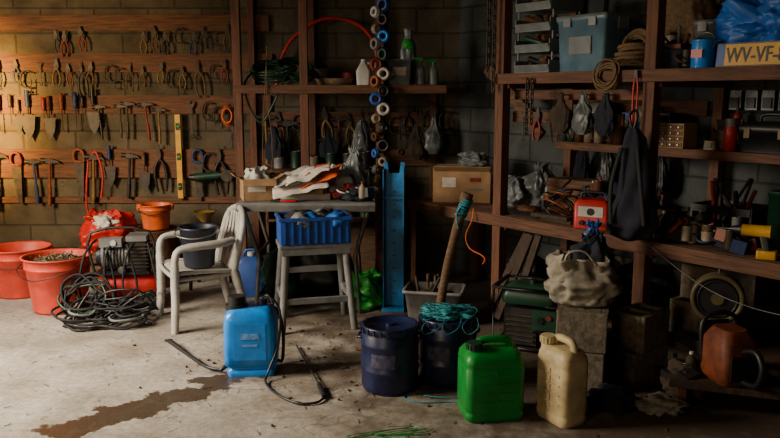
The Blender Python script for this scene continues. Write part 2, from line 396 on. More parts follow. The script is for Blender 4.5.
for i, (x, z, m_) in enumerate(((-.95, 1.12, dcloth), (-.5, 1.1, dcloth), (-.24, 1.18, cleard), (.22, 1.15, bcloth), (.36, 1.2, cleard))):
    b.bag((x, 6.25, z-.18), .16, .1, .3, m_, i*3.1, HANG, .25)
b.done()

b = B('tape_rolls_on_post')
cols = [bluec, white, black, beige, blue, grey, dgreen, redd, white, orangd, black, bluec, white, beige, black, rust, black, bluec, beige, grey, black, beige]
z = 2.14
for i, c in enumerate(cols):
    r = R.uniform(.026, .042); k = (-1 if i % 2 else 1)
    b.at((-.075+k*.028, 5.62, z), (0, 0, R.uniform(-60, 60)))
    b.torus((0, 0, 0), r, .012, c, (90, 0, 0), 20, 8); b.torus((0, -.014, 0), r*.9, .012, c, (90, 0, 0), 20, 8)
    b.cyl((0, 0, r-.012), (0, .06, r-.012), .005, dsteel, seg=6)
    z -= R.uniform(.045, .075)
b.at(); b.done()

# ---------------------------------------------------------------- generic makers
def bottle(b, x, y, z, r, h, m, capm):
    b.lathe([(0, 0), (r*.95, 0), (r, .01), (r, h*.6), (r*.85, h*.7), (r*.35, h*.82), (r*.33, h*.9)], m, (x, y, z), 16)
    b.cyl((x, y, z+h*.88), (x, y, z+h), r*.42, capm, seg=12)
def sprayb(b, x, y, z, r, h, m, capm):
    bottle(b, x, y, z, r, h, m, capm)
    b.box((x-.02, y, z+h+.01), (.07, .022, .026), capm); b.tube([(x-.03, y, z+h), (x-.045, y, z+h-.02), (x-.05, y, z+h-.05)], .005, capm, 6, 3)
def can(b, x, y, z, r, h, m, lid=steel):
    b.lathe([(0, 0), (r, 0), (r*1.03, .004), (r, .008), (r, h-.008), (r*1.03, h-.004), (r, h), (r*.92, h), (r*.9, h-.005), (0, h-.005)], m, (x, y, z), 20)
    b.torus((x, y, z+h), r*.8, .003, lid, seg=16, ms=5)
def jar(b, x, y, z, r, h, m=None, lid=None):
    b.lathe([(0, 0), (r, 0), (r, h*.8), (r*.8, h*.88)], m or glass, (x, y, z), 16); b.cyl((x, y, z+h*.86), (x, y, z+h), r*.85, lid or redp, seg=16)
def carton(b, x, y, z, w, d, h, m=None, r=0, flaps=True):
    m = m or card; T = b.T.copy(); b.T = T @ Matrix.Translation((x, y, z)) @ Matrix.Rotation(rad(r), 4, 'Z')
    t = .005
    b.box((0, 0, t/2), (w, d, t), m)
    for k in (-1, 1):
        b.box((k*(w/2-t/2), 0, h/2), (t, d, h), m); b.box((0, k*(d/2-t/2), h/2), (w, t, h), m)
        if flaps:
            b.box((k*(w/2+.03), 0, h+.012), (w*.3, d, t), m, (0, k*-28, 0)); b.box((0, k*(d/2+.025), h-.02), (w, d*.28, t), m, (k*-50, 0, 0))
    if not flaps: b.box((0, 0, h-t), (w, d, t), m); b.box((0, 0, h-.0022), (w*1.002, .04, t*1.0), beige)
    b.T = T
def coil(b, c, r0, n, th, m, rot=(0,0,0)):
    for i in range(n): b.torus(Vector(c)+Vector((R.uniform(-.01, .01), R.uniform(-.01, .01), i*th*1.3)), r0*R.uniform(.85, 1.05), th, m, (rot[0]+R.uniform(-7, 7), rot[1]+R.uniform(-7, 7), 0), 24, 6, R.uniform(.85, 1.1))
def storage_box(b, w, d, h, m, lidm):
    b.loft([(0, w*.44, d*.44, .02), (.004, w*.45, d*.45, .02), (h*.9, w*.49, d*.49, .02), (h*.9, w*.51, d*.51, .02), (h*.95, w*.51, d*.51, .02)], m)
    b.loft([(h*.95, w*.52, d*.52, .02), (h, w*.52, d*.52, .02), (h*1.02, w*.46, d*.46, .02)], lidm)
    for k in (-1, 1): b.box((k*w*.52, 0, h*.85), (.014, d*.3, h*.2), lidm)
    for k in (-.25, .25): b.box((k*w, -d*.515, h*.88), (.05, .012, .05), lidm)
def heap(name, loc, rz, w, d, h, n=24, mats=None, core=None):
    # a pile of mixed small workshop bits: tins, handles, offcuts, cable loops, rags
    b = B(name); mats = mats or [black, dsteel, rust, bcloth, dcloth, grey, redd, woodG, beige, blued, tsteel, orangd]
    b.blob((0, 0, h*.28), (w*.95, d*.9, h*.7), core or R.choice([bcloth, dcloth]), .7, 5, 4, R.uniform(0, 50))
    for i in range(n):
        x, y = R.uniform(-w/2, w/2), R.uniform(-d/2, d/2); zz = h*.55*max(0, 1-(2*x/w)**2)*R.uniform(.2, 1); k = R.random(); m = R.choice(mats)
        if k < .25: can(b, x, y, zz, R.uniform(.02, .035), R.uniform(.05, .10), m)
        elif k < .5: b.cyl((x, y, zz+.015), (x+R.uniform(-.12, .12), y+R.uniform(-.08, .08), zz+R.uniform(.03, h*.6)), R.uniform(.006, .014), m)
        elif k < .7: b.box((x, y, zz+.03), (R.uniform(.05, .13), R.uniform(.03, .08), R.uniform(.03, .07)), m, (R.uniform(-20, 20), R.uniform(-20, 20), R.uniform(0, 90)))
        elif k < .85: b.torus((x, y, zz+.03), R.uniform(.03, .06), .006, m, (R.uniform(-40, 40), R.uniform(-40, 40), 0), 18, 6)
        else: bottle(b, x, y, zz, .025, R.uniform(.09, .14), m, R.choice([black, redd, white]))
    return b.done(loc, rz)

zs = 1.573
b = B('plastic_jug'); b.loft([(0, .05, .045, .02), (.1, .055, .05, .02), (.15, .03, .03, .02), (.17, .018, .018, .016), (.19, .018, .018, .016)], white); b.tube([(.03, 0, .165), (.065, 0, .14), (.055, 0, .08)], .01, white, 8, 4); b.done((-.2, 5.82, zs))
b = B('translucent_tub'); b.loft([(0, .08, .06, .015), (.17, .09, .07, .015), (.17, .095, .075, .015), (.19, .095, .075, .015)], clear); b.box((0, -.066, .1), (.1, .012, .06), paper); b.done((.07, 5.80, zs))
b = B('spray_bottle'); sprayb(b, 0, 0, 0, .038, .18, clear, greenb); b.done((.23, 5.82, zs))
b = B('spray_bottle'); sprayb(b, 0, 0, 0, .04, .17, clear, green); b.done((.33, 5.85, zs))
b = B('plastic_bag_of_twine'); b.bag((0, 0, 0), .13, .11, .42, clear, 4, ((0,.6),(.2,1),(.6,.9),(.9,.4),(1,.5)), .2); b.blob((0, -.01, .30), (.10, .1, .1), greenb, .4, 5, 3, 1); b.done((.14, 5.95, zs))
b = B('green_garden_hose')
coil(b, (-.05, 0, .03), .17, 6, .009, dgreen, (20, 0, 0)); coil(b, (.12, .02, .05), .14, 5, .009, dgreen, (30, 15, 0))
b.tube([(-.2, -.1, .04), (-.24, -.18, -.05), (-.2, -.2, -.22), (-.12, -.19, -.33), (-.03, -.19, -.2), (.05, -.18, -.02), (.1, -.1, .05)], .008, dgreen, 8, 6); b.done((-.85, 5.95, zs+.05))
b = B('red_air_hose')
b.tube([(-.93, 0, 1.55), (-.9, 0, 1.75), (-.78, .0, 1.96), (-.55, .0, 2.10), (-.3, 0, 2.08), (-.15, 0, 1.95), (-.10, 0, 1.76)], .015, redp, 10, 8); b.cyl((-.12, 0, 1.70), (-.10, 0, 1.77), .02, steel); b.done((0, 6.3, 0))
b = B('wicker_tray'); b.lathe([(0, 0), (.13, 0), (.16, .05), (.155, .05), (.125, .01)], rope); b.done((-.42, 5.95, zs))
b = B('paint_can'); can(b, 0, 0, 0, .07, .13, grey); b.done((-.56, 6.1, zs))
b = B('paint_can'); can(b, 0, 0, 0, .06, .1, redd); b.done((-.33, 6.2, zs))
b = B('wire_coil_on_hook'); coil(b, (0, 0, 0), .08, 5, .003, tsteel, (90, 0, 0)); b.cyl((0, 0, .07), (0, .1, .07), .004, dsteel); b.done((.30, 6.27, 1.36))
b = B('hanging_cord'); b.tube([(0, 0, .65), (-.01, 0, .3), (.02, 0, 0), (.01, 0, -.25), (-.05, 0, -.3), (-.04, 0, .1), (0, 0, .6)], .003, rope, 6, 5); b.done((-.9, 5.67, 1.2))

# ---------------------------------------------------------------- right shelving
b = B('workshop_shelving')
for u in (0, 1.1, 2.15):
    b.box((u, 0, 1.4), (.07, .07, 2.8), woodV)
    b.box((u, .68, 1.4), (.06, .06, 2.8), woodV)
    for z in (.66, 1.58): b.box((u+.04, .34, z), (.03, .68, .08), woodH)
b.box((-.9, .02, .34), (.06, .06, .68), woodV); b.box((-.9, .66, .34), (.06, .06, .68), woodV)
for k in range(4): b.box((.66, .07+.18*k+.02, .70), (3.16, .174, .04), woodG)
b.box((.66, -.03, .685), (3.2, .025, .075), woodH)
b.box((1.12, .36, 1.62), (2.2, .68, .025), woodG); b.box((1.12, -.045, 1.60), (2.3, .025, .065), woodH)
b.box((1.2, .53, 1.185), (2.0, .38, .025), woodG); b.box((1.2, .33, 1.175), (2.05, .022, .05), woodH)
b.box((.52, .10, 1.50), (1.0, .02, .06), woodH); b.box((.5, .72, 1.42), (1.0, .02, .09), woodH); b.box((.45, .08, 1.36), (.85, .02, .07), woodH)
b.box((1.1, .36, .16), (2.3, .6, .03), woodG)
b.box((-.25, .35, 1.50), (.62, .05, .08), woodG, (0, 38, 0)); b.box((-.28, .45, 1.42), (.6, .04, .07), woodH, (0, 42, 0))
b.done(RK(0, 0, 0), AN, .003)

ZB, ZM, ZU = .721, 1.199, 1.634
b = B('stacking_trays')
for i in range(4):
    z = i*.125
    b.box((0, 0, z+.004), (.28, .3, .008), clear)
    for k in (-1, 1): b.box((k*.14, 0, z+.04), (.006, .3, .075), clear); b.box((k*.14, .12, z+.09), (.01, .01, .07), clear); b.box((k*.14, -.12, z+.09), (.01, .01, .07), clear)
    b.box((0, .15, z+.04), (.28, .006, .075), clear); b.box((0, -.15, z+.025), (.28, .006, .05), clear, (18, 0, 0))
    for j in range(16): b.cyl((R.uniform(-.1, .1), R.uniform(-.12, .1), z+.04), (R.uniform(-.1, .1), R.uniform(-.12, .1), z+.09), .018, R.choice([rust, dsteel, orangd, dgreen, black, bcloth]))
put(b, .22, .17, ZU, 0, .001)
b = B('clear_storage_box'); storage_box(b, .36, .30, .32, clearb, clear); b.box((0, -.147, .15), (.16, .006, .10), cleard); put(b, .58, .18, ZU)
b = B('rope_bundle'); coil(b, (0, 0, .03), .10, 7, .012, rope, (0, 0, 0)); coil(b, (0, 0, .12), .07, 4, .011, rope, (60, 20, 0)); put(b, .90, .12, ZU)
b = B('coiled_cable'); coil(b, (0, 0, 0), .07, 7, .006, rope, (80, 0, 20)); b.cyl((0, 0, .07), (0, .08, .07), .005, dsteel); b.done(RK(.86, -.075, 1.58), AN)
b = B('burlap_sack'); b.bag((0, 0, 0), .36, .28, .40, rope, 4); put(b, .98, .47, ZU)
b = B('clear_storage_box'); storage_box(b, .24, .22, .26, clear, grey); put(b, 1.24, .42, ZU)
heap('shelf_bits', RK(1.14, .12, ZU), AN, .24, .18, .24, 16)
b = B('blue_paint_tin'); can(b, 0, 0, 0, .055, .14, blue); b.torus((0, 0, .12), .06, .003, steel, (70, 0, 0)); b.box((0, -.055, .07), (.06, .006, .04), redp); put(b, 1.34, .06, ZU)
b = B('blue_tarpaulin'); b.blob((0, 0, .17), (.52, .26, .38), blueb, 1.0, 7, 5, 9); b.blob((.14, -.05, .26), (.30, .2, .26), blueb, 1.0, 8, 4, 19); put(b, 1.60, .24, ZU)
b = B('brown_bag'); b.bag((0, 0, 0), .26, .22, .3, rope, 12); put(b, 1.98, .45, ZU)
heap('shelf_bits', RK(.32, .52, ZU), AN, .3, .2, .5, 20)
b = B('licence_plate')
b.box((0, 0, .055), (.52, .003, .11), yellow); b.box((-.24, -.0022, .055), (.04, .001, .10), bluec)
for zz in (.003, .107): b.box((0, -.002, zz), (.52, .002, .004), black)
for xx in (-.259, .259): b.box((xx, -.002, .055), (.003, .002, .11), black)
pl = put(b, 1.72, -.02, ZU, 0)
pl.rotation_euler = (rad(-6), 0, rad(AN))
tx = bpy.data.curves.new('plate_text', 'FONT'); tx.body = 'WV-VF-8'; tx.size = .10; tx.extrude = .0006; tx.offset = .001; tx.align_x = 'LEFT'; tx.materials.append(black)
to = bpy.data.objects.new('lettering', tx); sc.collection.objects.link(to); to.parent = pl; to.location = (-.212, -.0035, .020); to.rotation_euler = (rad(90), 0, 0); to.scale = (.74, 1, 1)

def chain(name, u, v, z1, z0, s=.02):
    b = B(name); n = int((z1-z0)/(s*1.35))
    for i in range(n):
        b.tube([Vector((math.cos(a)*s*.45*(1 if i % 2 else 0), math.cos(a)*s*.45*(0 if i % 2 else 1), z1-z0-i*s*1.35-s+math.sin(a)*s)) for a in [k*math.pi/4 for k in range(8)]], s*.2, tsteel, 5, closed=True)
    put(b, u, v, z0)
chain('hanging_chain', -.06, -.08, 2.4, 1.62, .026); chain('hanging_chain', -.01, -.08, 2.3, 1.50, .022)
chain('hanging_chain', .28, -.075, 1.60, 1.25, .022); chain('hanging_chain', .32, -.075, 1.60, 1.33, .022)

# mid shelf
b = B('drawer_organiser')
b.box((0, 0, .07), (.20, .14, .14), card)
for i in range(4):
    for j in range(4): b.box((-.072+.048*i, -.071, .020+.033*j), (.043, .006, .028), rope); b.cyl((-.072+.048*i, -.074, .020+.033*j), (-.072+.048*i, -.082, .020+.033*j), .004, steel, seg=8)
put(b, .98, .42, ZM, 0, .001)
b = B('white_detergent_box'); b.box((0, 0, .10), (.09, .06, .20), white); b.box((0, -.031, .1), (.06, .002, .08), bluec); b.box((0, 0, .204), (.05, .03, .008), white); put(b, .76, .38, ZM, 0, .003)
b = B('black_toolbox')
b.loft([(0, .14, .09, .02), (.10, .15, .095, .02), (.10, .155, .1, .02), (.14, .15, .095, .02), (.16, .12, .07, .02)], black); b.tube([(-.07, 0, .15), (-.06, 0, .195), (.06, 0, .195), (.07, 0, .15)], .01, black, 8, 4)
for k in (-1, 1): b.box((k*.09, -.1, .1), (.03, .012, .05), yellowd)
put(b, 1.52, .48, ZM)
b = B('tape_measure'); b.loft([(0, .04, .025, .02), (.05, .035, .025, .02)], yellowd); b.box((0, -.027, .025), (.04, .004, .03), black); put(b, 1.22, .40, ZM)
b = B('glass_jars')
for i in range(7): jar(b, .075*i, R.uniform(-.02, .02), 0, .032, R.uniform(.09, .12), R.choice([glass, beige, rust, dgreen]), R.choice([redd, grey, black, dsteel]))
put(b, .17, .40, ZM)
b = B('parts_boxes')
x = .0
for i in range(6):
    w, h = R.uniform(.09, .14), R.uniform(.12, .30); x += w/2
    b.box((x, R.uniform(-.02, .02), h/2), (w, .12, h), R.choice([card, grey, dgreen, black, beige, bluec])); b.box((x, -.075, h*.6), (w*.5, .006, h*.3), R.choice([paper, beige, rust])); x += w/2+.008
put(b, .14, .60, ZM, 0, .003)
b = B('red_thermos'); b.lathe([(0, 0), (.035, 0), (.035, .12), (.028, .14), (.028, .17), (0, .17)], redp, seg=16); b.cyl((0, 0, .13), (0, 0, .175), .03, grey); put(b, 1.34, .38, ZM)
b = B('paint_tins')
for i, (h, c) in enumerate(((.12, grey), (.09, dgreen), (.14, beige), (.1, bluec))): can(b, i*.12, R.uniform(-.03, .03), 0, .05, h, c)
put(b, 1.75, .56, ZM)
heap('shelf_bits', RK(1.24, .60, ZM), AN, .22, .14, .22, 12)
b = B('hanging_blister_packs')
for i in range(7):
    b.box((i*.095, 0, 0), (.07, .006, .11), R.choice([clear, grey, clear])); b.box((i*.095, -.008, -.015), (.05, .014, .06), R.choice([black, redd, tsteel, beige])); b.cyl((i*.095, -.01, .045), (i*.095, .055, .045), .003, steel, seg=6)
put(b, 1.18, .695, 1.47)
b = B('hanging_small_tools')
for i in range(6):
    hc = R.choice([black, redd, rust, tsteel]); f = R.choice([pliers, snips, spanner, clampg]); f(b, .06+.13*i+R.uniform(-.02, .02), 0, R.uniform(.7, 1.0), hc, 0)
b.at(); put(b, .06, .055, 1.37)
b = B('hanging_oily_rags')
for i in range(4): b.bag((i*.2, 0, -.26+R.uniform(-.05, .02)), .13, .08, .28, R.choice([dcloth, black, bcloth]), i*2.3, ((0,.5),(.2,1),(.6,.7),(.9,.3),(1,.2)), .35)
put(b, .15, .64, 1.14)
b = B('hanging_carrier_bags')
for i, m_ in enumerate((bcloth, cleard, dcloth)): b.bag((i*.16, 0, -.22), .14, .06, .24, m_, i*4.3+1, HANG, .35); b.cyl((i*.16, -.01, .01), (i*.16, .06, .01), .004, dsteel, seg=6)
put(b, .46, .03, 1.49)

# bench top
b = B('cardboard_box'); carton(b, 0, 0, 0, .42, .26, .26, card, 0, False); b.box((-.09, -.131, .15), (.10, .002, .07), paper); b.box((.10, -.131, .17), (.08, .002, .03), redd); b.box((.1, -.131, .10), (.12, .002, .015), grey); b.box((0, -.15, .245), (.40, .08, .004), card, (-35, 0, 0)); b.bag((.08, .02, .258), .2, .16, .10, clear, 6, amp=.4); put(b, -.64, .25, ZB, 44)
b = B('battery_charger'); b.T = Matrix.Scale(1.2, 4)
b.loft([(0, .085, .07, .015), (.12, .085, .07, .015), (.14, .07, .055, .015)], redp); b.box((0, -.071, .085), (.12, .004, .05), white); b.cyl((0, -.072, .085), (0, -.076, .085), .018, black)
b.tube([(-.06, 0, .135), (-.055, 0, .17), (.055, 0, .17), (.06, 0, .135)], .008, black, 8, 4); b.cyl((-.04, -.07, .03), (-.04, -.09, .03), .012, black); b.cyl((.04, -.07, .03), (.04, -.09, .03), .012, redp); put(b, .68, .10, ZB, 25)
b = B('plastic_bags'); b.bag((0, 0, 0), .24, .2, .20, clear, 3, TIED, .4); b.bag((.16, .08, 0), .2, .18, .30, cleard, 8, TIED, .4); put(b, -.24, .40, ZB)
b = B('tin_tray'); b.loft([(0, .12, .08, .02), (.004, .12, .08, .02), (.03, .14, .1, .02)], dsteel); b.blob((0, 0, .04), (.18, .12, .05), rust, .5, 9, 3); put(b, .13, .13, ZB, 10)
b = B('wooden_box'); b.box((0, 0, .11), (.40, .2, .22), woodG); b.box((0, -.102, .18), (.41, .012, .03), woodH); b.box((0, -.102, .04), (.41, .012, .03), woodH); put(b, .24, .52, ZB, 4, .003)
b = B('black_cable_tangle')
for i in range(9): b.torus((R.uniform(-.05, .05), R.uniform(-.04, .04), .03+.015*i), R.uniform(.06, .11), .006, black if i % 3 else orangd, (R.uniform(-40, 40), R.uniform(-40, 40), 0), 22, 6)
put(b, .34, .20, ZB+.03)
b = B('wood_offcuts')
for i in range(2): b.box((R.uniform(-.02, .02), R.uniform(-.02, .02), .011+.022*i), (R.uniform(.22, .28), R.uniform(.04, .08), .022), woodD, (0, 0, R.uniform(-10, 10)))
put(b, .42, .06, ZB)
heap('bench_bits', RK(.56, .44, ZB), AN, .34, .3, .34, 30)
heap('bench_bits', RK(.92, .38, ZB), AN, .24, .3, .26, 22)
heap('bench_bits', RK(1.24, .14, ZB), AN, .26, .20, .14, 20)
heap('bench_bits', RK(1.50, .14, ZB), AN, .22, .20, .14, 18)
b = B('black_crate')
for k in (-1, 1):
    b.box((k*.17, 0, .09), (.012, .26, .18), black); b.box((0, k*.13, .03), (.34, .012, .05), black); b.box((0, k*.13, .09), (.34, .012, .03), black); b.box((0, k*.13, .16), (.34, .012, .04), black)
b.box((0, 0, .006), (.34, .26, .012), black)
for i in range(9): b.cyl((R.uniform(-.12, .12), R.uniform(-.08, .08), .02), (R.uniform(-.12, .12), R.uniform(-.08, .08), R.uniform(.22, .34)), R.uniform(.008, .014), R.choice([woodG, redd, tsteel, black]))
put(b, 1.34, .46, ZB)
b = B('green_metal_tin'); b.loft([(0, .10, .07, .01), (.26, .10, .07, .01), (.26, .105, .075, .01), (.28, .105, .075, .01)], dgreen); b.tube([(-.04, 0, .28), (-.03, 0, .30), (.03, 0, .30), (.04, 0, .28)], .005, dsteel); put(b, 1.66, .47, ZB)
b = B('cordless_drill')
b.cyl((0, 0, .13), (.13, 0, .13), .030, yellow, .028); b.cyl((.13, 0, .13), (.18, 0, .13), .026, black, .014); b.cyl((.18, 0, .13), (.25, 0, .13), .004, steel, seg=8)
b.loft([(.03, .02, .016, .012, .01, 0), (.12, .024, .018, .012, .03, 0)], black); b.loft([(0, .045, .035, .01, .01, 0), (.04, .045, .035, .01, .01, 0)], yellow); put(b, 1.76, .05, ZB, 200, .002)
b = B('drill_press')
b.loft([(0, .1, .13, .02), (.03, .1, .13, .02)], dsteel); b.cyl((0, .06, .03), (0, .06, .5), .022, steel); b.loft([(.34, .05, .12, .02, 0, -.02), (.48, .055, .13, .03, 0, -.02), (.5, .04, .1, .03, 0, -.02)], black)
b.cyl((0, -.08, .34), (0, -.08, .26), .02, steel, .012); b.cyl((0, -.08, .26), (0, -.08, .2), .004, steel, seg=8); b.loft([(.14, .08, .07, .01, 0, -.05), (.155, .08, .07, .01, 0, -.05)], dsteel)
for a in range(3): b.cyl((.055, -.03, .4), (.075, -.03+.09*math.cos(a*2.1), .4+.09*math.sin(a*2.1)), .005, steel)
b.box((0, -.152, .42), (.06, .004, .05), yellowd); put(b, 1.86, .30, ZB)
b = B('red_bolt_cutter')
for k in (-1, 1): b.tube([(k*.008, 0, .03), (k*.014, 0, -.05), (k*.011, 0, -.2), (k*.008, 0, -.30)], [.004, .005, .006, .006], redp, 8, 4)
b.poly([(-.012, .03), (-.008, .07), (.008, .07), (.012, .03)], .012, dsteel); b.cyl((0, 0, .05), (0, .05, .05), .006, dsteel); put(b, 1.05, -.075, 1.56)

b = B('hanging_rucksack')
def sk(t, a):
    w = [(.0, .025), (.08, .05), (.2, .065), (.45, .075), (.7, .105), (.85, .125), (.95, .10), (1, .02)]
    r = .02
    for i in range(len(w)-1):
        if w[i][0] <= t <= w[i+1][0]:
            f = (t-w[i][0])/(w[i+1][0]-w[i][0]); r = w[i][1]*(1-f)+w[i+1][1]*f; break
    r *= 1+.16*math.sin(a*5+t*9)+.12*noise.noise(Vector((math.cos(a)*2, math.sin(a)*2, t*6)))
    return (r*math.cos(a)+.03*math.sin(t*3), r*.6*math.sin(a), -.60*t)
b.grid(lambda p, q: sk(p, q*2*math.pi), 40, 32, dcloth)
b.tube([(0, 0, -.02), (.02, 0, .06), (0, .03, .09), (-.02, 0, .06), (0, 0, -.02)], .007, black, 6, 4)
b.tube([(-.04, -.05, -.1), (-.08, -.07, -.3), (-.07, -.08, -.5)], .006, rubber, 6, 4, flat=2); b.tube([(.04, -.05, -.1), (.08, -.07, -.35), (.10, -.07, -.5)], .006, rubber, 6, 4, flat=2)
put(b, 1.10, -.15, 1.33, 20)

# ---------------------------------------------------------------- under the bench
b = B('portable_generator')
for k in (-1, 1): b.tube([(-.2, k*.15, .02), (-.2, k*.15, .38), (.2, k*.15, .38), (.2, k*.15, .02)], .013, black, 8, 0, True)
for x in (-.2, .2):
    for z in (.02, .38): b.cyl((x, -.15, z), (x, .15, z), .013, black)
b.loft([(.28, .16, .12, .04), (.31, .17, .13, .04), (.37, .16, .12, .05), (.39, .1, .08, .05)], dgreen); b.cyl((0, 0, .38), (0, 0, .41), .025, black)
b.box((-.05, 0, .14), (.2, .2, .22), dsteel); b.cyl((.05, 0, .14), (.17, 0, .14), .1, dsteel)
for i in range(6): b.box((-.05, -.105, .06+.03*i), (.17, .02, .008), tsteel)
b.box((.1, -.12, .2), (.14, .02, .12), dgreen); b.cyl((.08, -.13, .2), (.08, -.14, .2), .02, black); b.cyl((.13, -.13, .22), (.13, -.14, .22), .015, redd); b.done((.86, 4.42, 0), -25)
b = B('grey_storage_tub')
b.loft([(0, .15, .1, .03), (.01, .16, .11, .03), (.22, .185, .13, .03), (.22, .20, .145, .03), (.24, .20, .145, .03), (.238, .18, .125, .03), (.05, .16, .11, .03)], grey)
b.blob((0, 0, .17), (.30, .2, .1), bcloth, .5, 6, 3, 4)
for i in range(5): b.cyl((R.uniform(-.1, .1), R.uniform(-.06, .06), .15), (R.uniform(-.18, .18), R.uniform(-.08, .08), .32), .01, R.choice([woodG, tsteel, black]))
b.done((.30, 4.90, 0), -12)
b = B('coal_sack'); b.bag((0, 0, 0), .40, .34, .44, black, 21, TIED, .2); put(b, -.1, .38, .0)
b = B('wooden_crate')
for z in (.05, .15, .25):
    for k in (-1, 1): b.box((0, k*.17, z), (.46, .015, .08), woodD); b.box((k*.22, 0, z), (.015, .34, .08), woodD)
for sx in (-1, 1):
    for sy in (-1, 1): b.box((sx*.2, sy*.155, .15), (.04, .02, .3), woodV)
b.box((0, 0, .01), (.44, .32, .015), woodG)
for i in range(5): b.cyl((R.uniform(-.15, .15), R.uniform(-.1, .1), .02), (R.uniform(-.2, .2), R.uniform(-.1, .1), .42), .015, R.choice([woodG, black, orangd, tsteel]))
put(b, .5, .36, .176)
b = B('leaning_planks')
for i, (x, a) in enumerate(((0, 14), (.08, 9), (-.09, 20))): b.box((x, .016*i, .33), (.05, .02, .60), woodD, (-14, a, 0))
put(b, .16, -.02, .0)
b = B('breeze_block_pile')
def block(b, c, rz=0, w=.40, d=.19, h=.19, n=3):
    T = b.T.copy(); b.T = T @ Matrix.Translation(c) @ Matrix.Rotation(rad(rz), 4, 'Z')
    t = .03
    for k in (-1, 1): b.box((0, k*(d/2-t/2), 0), (w, t, h), conc)
    for i in range(n+1): b.box((-w/2+t/2+(w-t)*i/n, 0, 0), (t, d-2*t, h), conc)
    b.T = T
block(b, (0, 0, .095)); block(b, (.02, .22, .095)); block(b, (0, .1, .287), 8); put(b, 1.35, .3, .176)
b = B('cable_reel')
b.torus((0, 0, 0), .115, .014, olive, (90, 0, 0), 36, 10); b.torus((0, .05, 0), .115, .014, olive, (90, 0, 0), 36, 10); b.cyl((0, -.0, 0), (0, .05, 0), .085, black, seg=32); b.cyl((0, -.012, 0), (0, .06, 0), .03, olive)
for i in range(4): b.torus((0, .01*i, 0), .092, .007, black, (90, 0, 0), 30, 6)
b.tube([(0, .02, .10), (0, .02, .15), (0, .03, .19)], .004, steel, 6, 3); put(b, 1.56, -.03, .49, 30)
b = B('orange_cable'); b.tube([(0, -.02, .02), (.02, -.05, -.05), (-.04, -.05, -.17), (.0, -.05, -.25), (.1, -.04, -.28), (.15, -.05, -.3), (.12, -.04, -.34)], .004, orange, 8, 6); put(b, -.2, -.03, .72)
b = B('grey_cable'); b.tube([(-.35, 0, .22), (-.1, -.03, .1), (.15, -.04, .02), (.45, -.03, .0), (.8, -.02, .06)], .002, grey, 6, 6); put(b, 1.5, -.055, .50)
b = B('low_plank_stand')
b.box((0, 0, .125), (.6, .3, .03), woodD)
for k in (-1, 1): b.box((k*.24, 0, .055), (.04, .28, .11), woodV)
b.done((1.68, 3.52, 0), -20)
b = B('chainsaw')
b.loft([(0, .10, .08, .03), (.03, .11, .09, .03), (.20, .11, .09, .04), (.26, .07, .06, .04)], orangx); b.box((-.02, -.092, .09), (.12, .01, .10), black); b.box((-.112, 0, .09), (.01, .12, .12), black); b.cyl((.06, -.09, .08), (.06, -.11, .08), .04, black)
b.tube([(.08, -.07, .08), (.09, -.1, .26), (.09, 0, .31), (.09, .09, .26), (.08, .08, .06)], .012, black, 8, 4); b.tube([(-.1, 0, .17), (-.2, 0, .2), (-.25, 0, .14), (-.22, 0, .05), (-.12, 0, .03)], .015, black, 8, 4)
b.poly([(.10, .04), (.10, .11), (.44, .105), (.48, .075), (.44, .045)], .008, steel); b.box((.11, 0, .22), (.012, .14, .09), black, (0, 15, 0)); b.done((1.63, 3.50, .141), 100, .002)
heap('scrap_pile', (1.48, 3.62, 0), -40, .2, .2, .3, 16, [black, dsteel, rust, bcloth, woodD], bcloth)
b = B('black_refuse_sack'); b.bag((0, 0, 0), .32, .28, .38, black, 33, TIED, .2); b.done((2.02, 3.36, 0))

# ---------------------------------------------------------------- floor objects, front
def drum(name, loc, r, h):
    b = B(name)
    b.lathe([(0, 0), (r*.93, 0), (r*.98, .012), (r, .04), (r, h*.30), (r*1.025, h*.32), (r*1.025, h*.35), (r, h*.37), (r, h*.68), (r*1.025, h*.70), (r*1.025, h*.73), (r, h*.75), (r*.99, h*.84), (r*.93, h*.88), (r*.93, h*.90)], navy, seg=40)
    b.lathe([(r*.90, h*.88), (r*1.0, h*.885), (r*1.0, h*.97), (r*.97, h*.985), (r*.88, h*.985), (r*.86, h*.955), (0, h*.955)], navy, seg=40)
    for i in range(24):
        a = i*math.pi/12; b.box((r*1.0*math.cos(a), r*1.0*math.sin(a), h*.93), (.010, .012, h*.08), navy, (0, 0, math.degrees(a)))
    for k in (-1, 1): b.tube([(k*r*.96, -.04, h*.80), (k*r*1.08, -.03, h*.79), (k*r*1.08, .03, h*.79), (k*r*.96, .04, h*.80)], .008, navy, 6, 3)
    b.rings([[(r*1.004*math.cos(a), r*1.004*math.sin(a), z) for a in [rad(-125+3*j) for j in range(18)]]+[(r*.99*math.cos(a), r*.99*math.sin(a), z) for a in [rad(-125+3*j) for j in range(17, -1, -1)]] for z in (h*.42, h*.62)], M('worn_label', (.05,.05,.10), .6, var=.9, scale=30))
    b.cyl((0, 0, h*.95), (0, 0, h*.985), r*.16, navy)
    return b.done(loc, R.uniform(-15, 15))
drum('plastic_drum', (0, 3.76, 0), .148, .35)
drum('plastic_drum', (.305, 3.86, 0), .150, .36)
b = B('tangled_twine')
for i in range(16):
    p = [(R.uniform(-.14, .14), R.uniform(-.11, .11), R.uniform(.003, .05)) for _ in range(7)]; b.tube(p, .002, teal, 4, 5)
b.blob((0, 0, .015), (.24, .2, .05), teal, .9, 9, 4, 3)
for i in range(3): b.tube([(-.1+.1*i, -.12, .02), (-.14+.1*i, -.165, -.01), (-.13+.11*i, -.172, -.05), (-.06+.1*i, -.165, -.02), (-.02+.08*i, -.12, .02)], .002, teal, 4, 5)
b.done((.305, 3.86, .355))
b = B('pickaxe_handle')
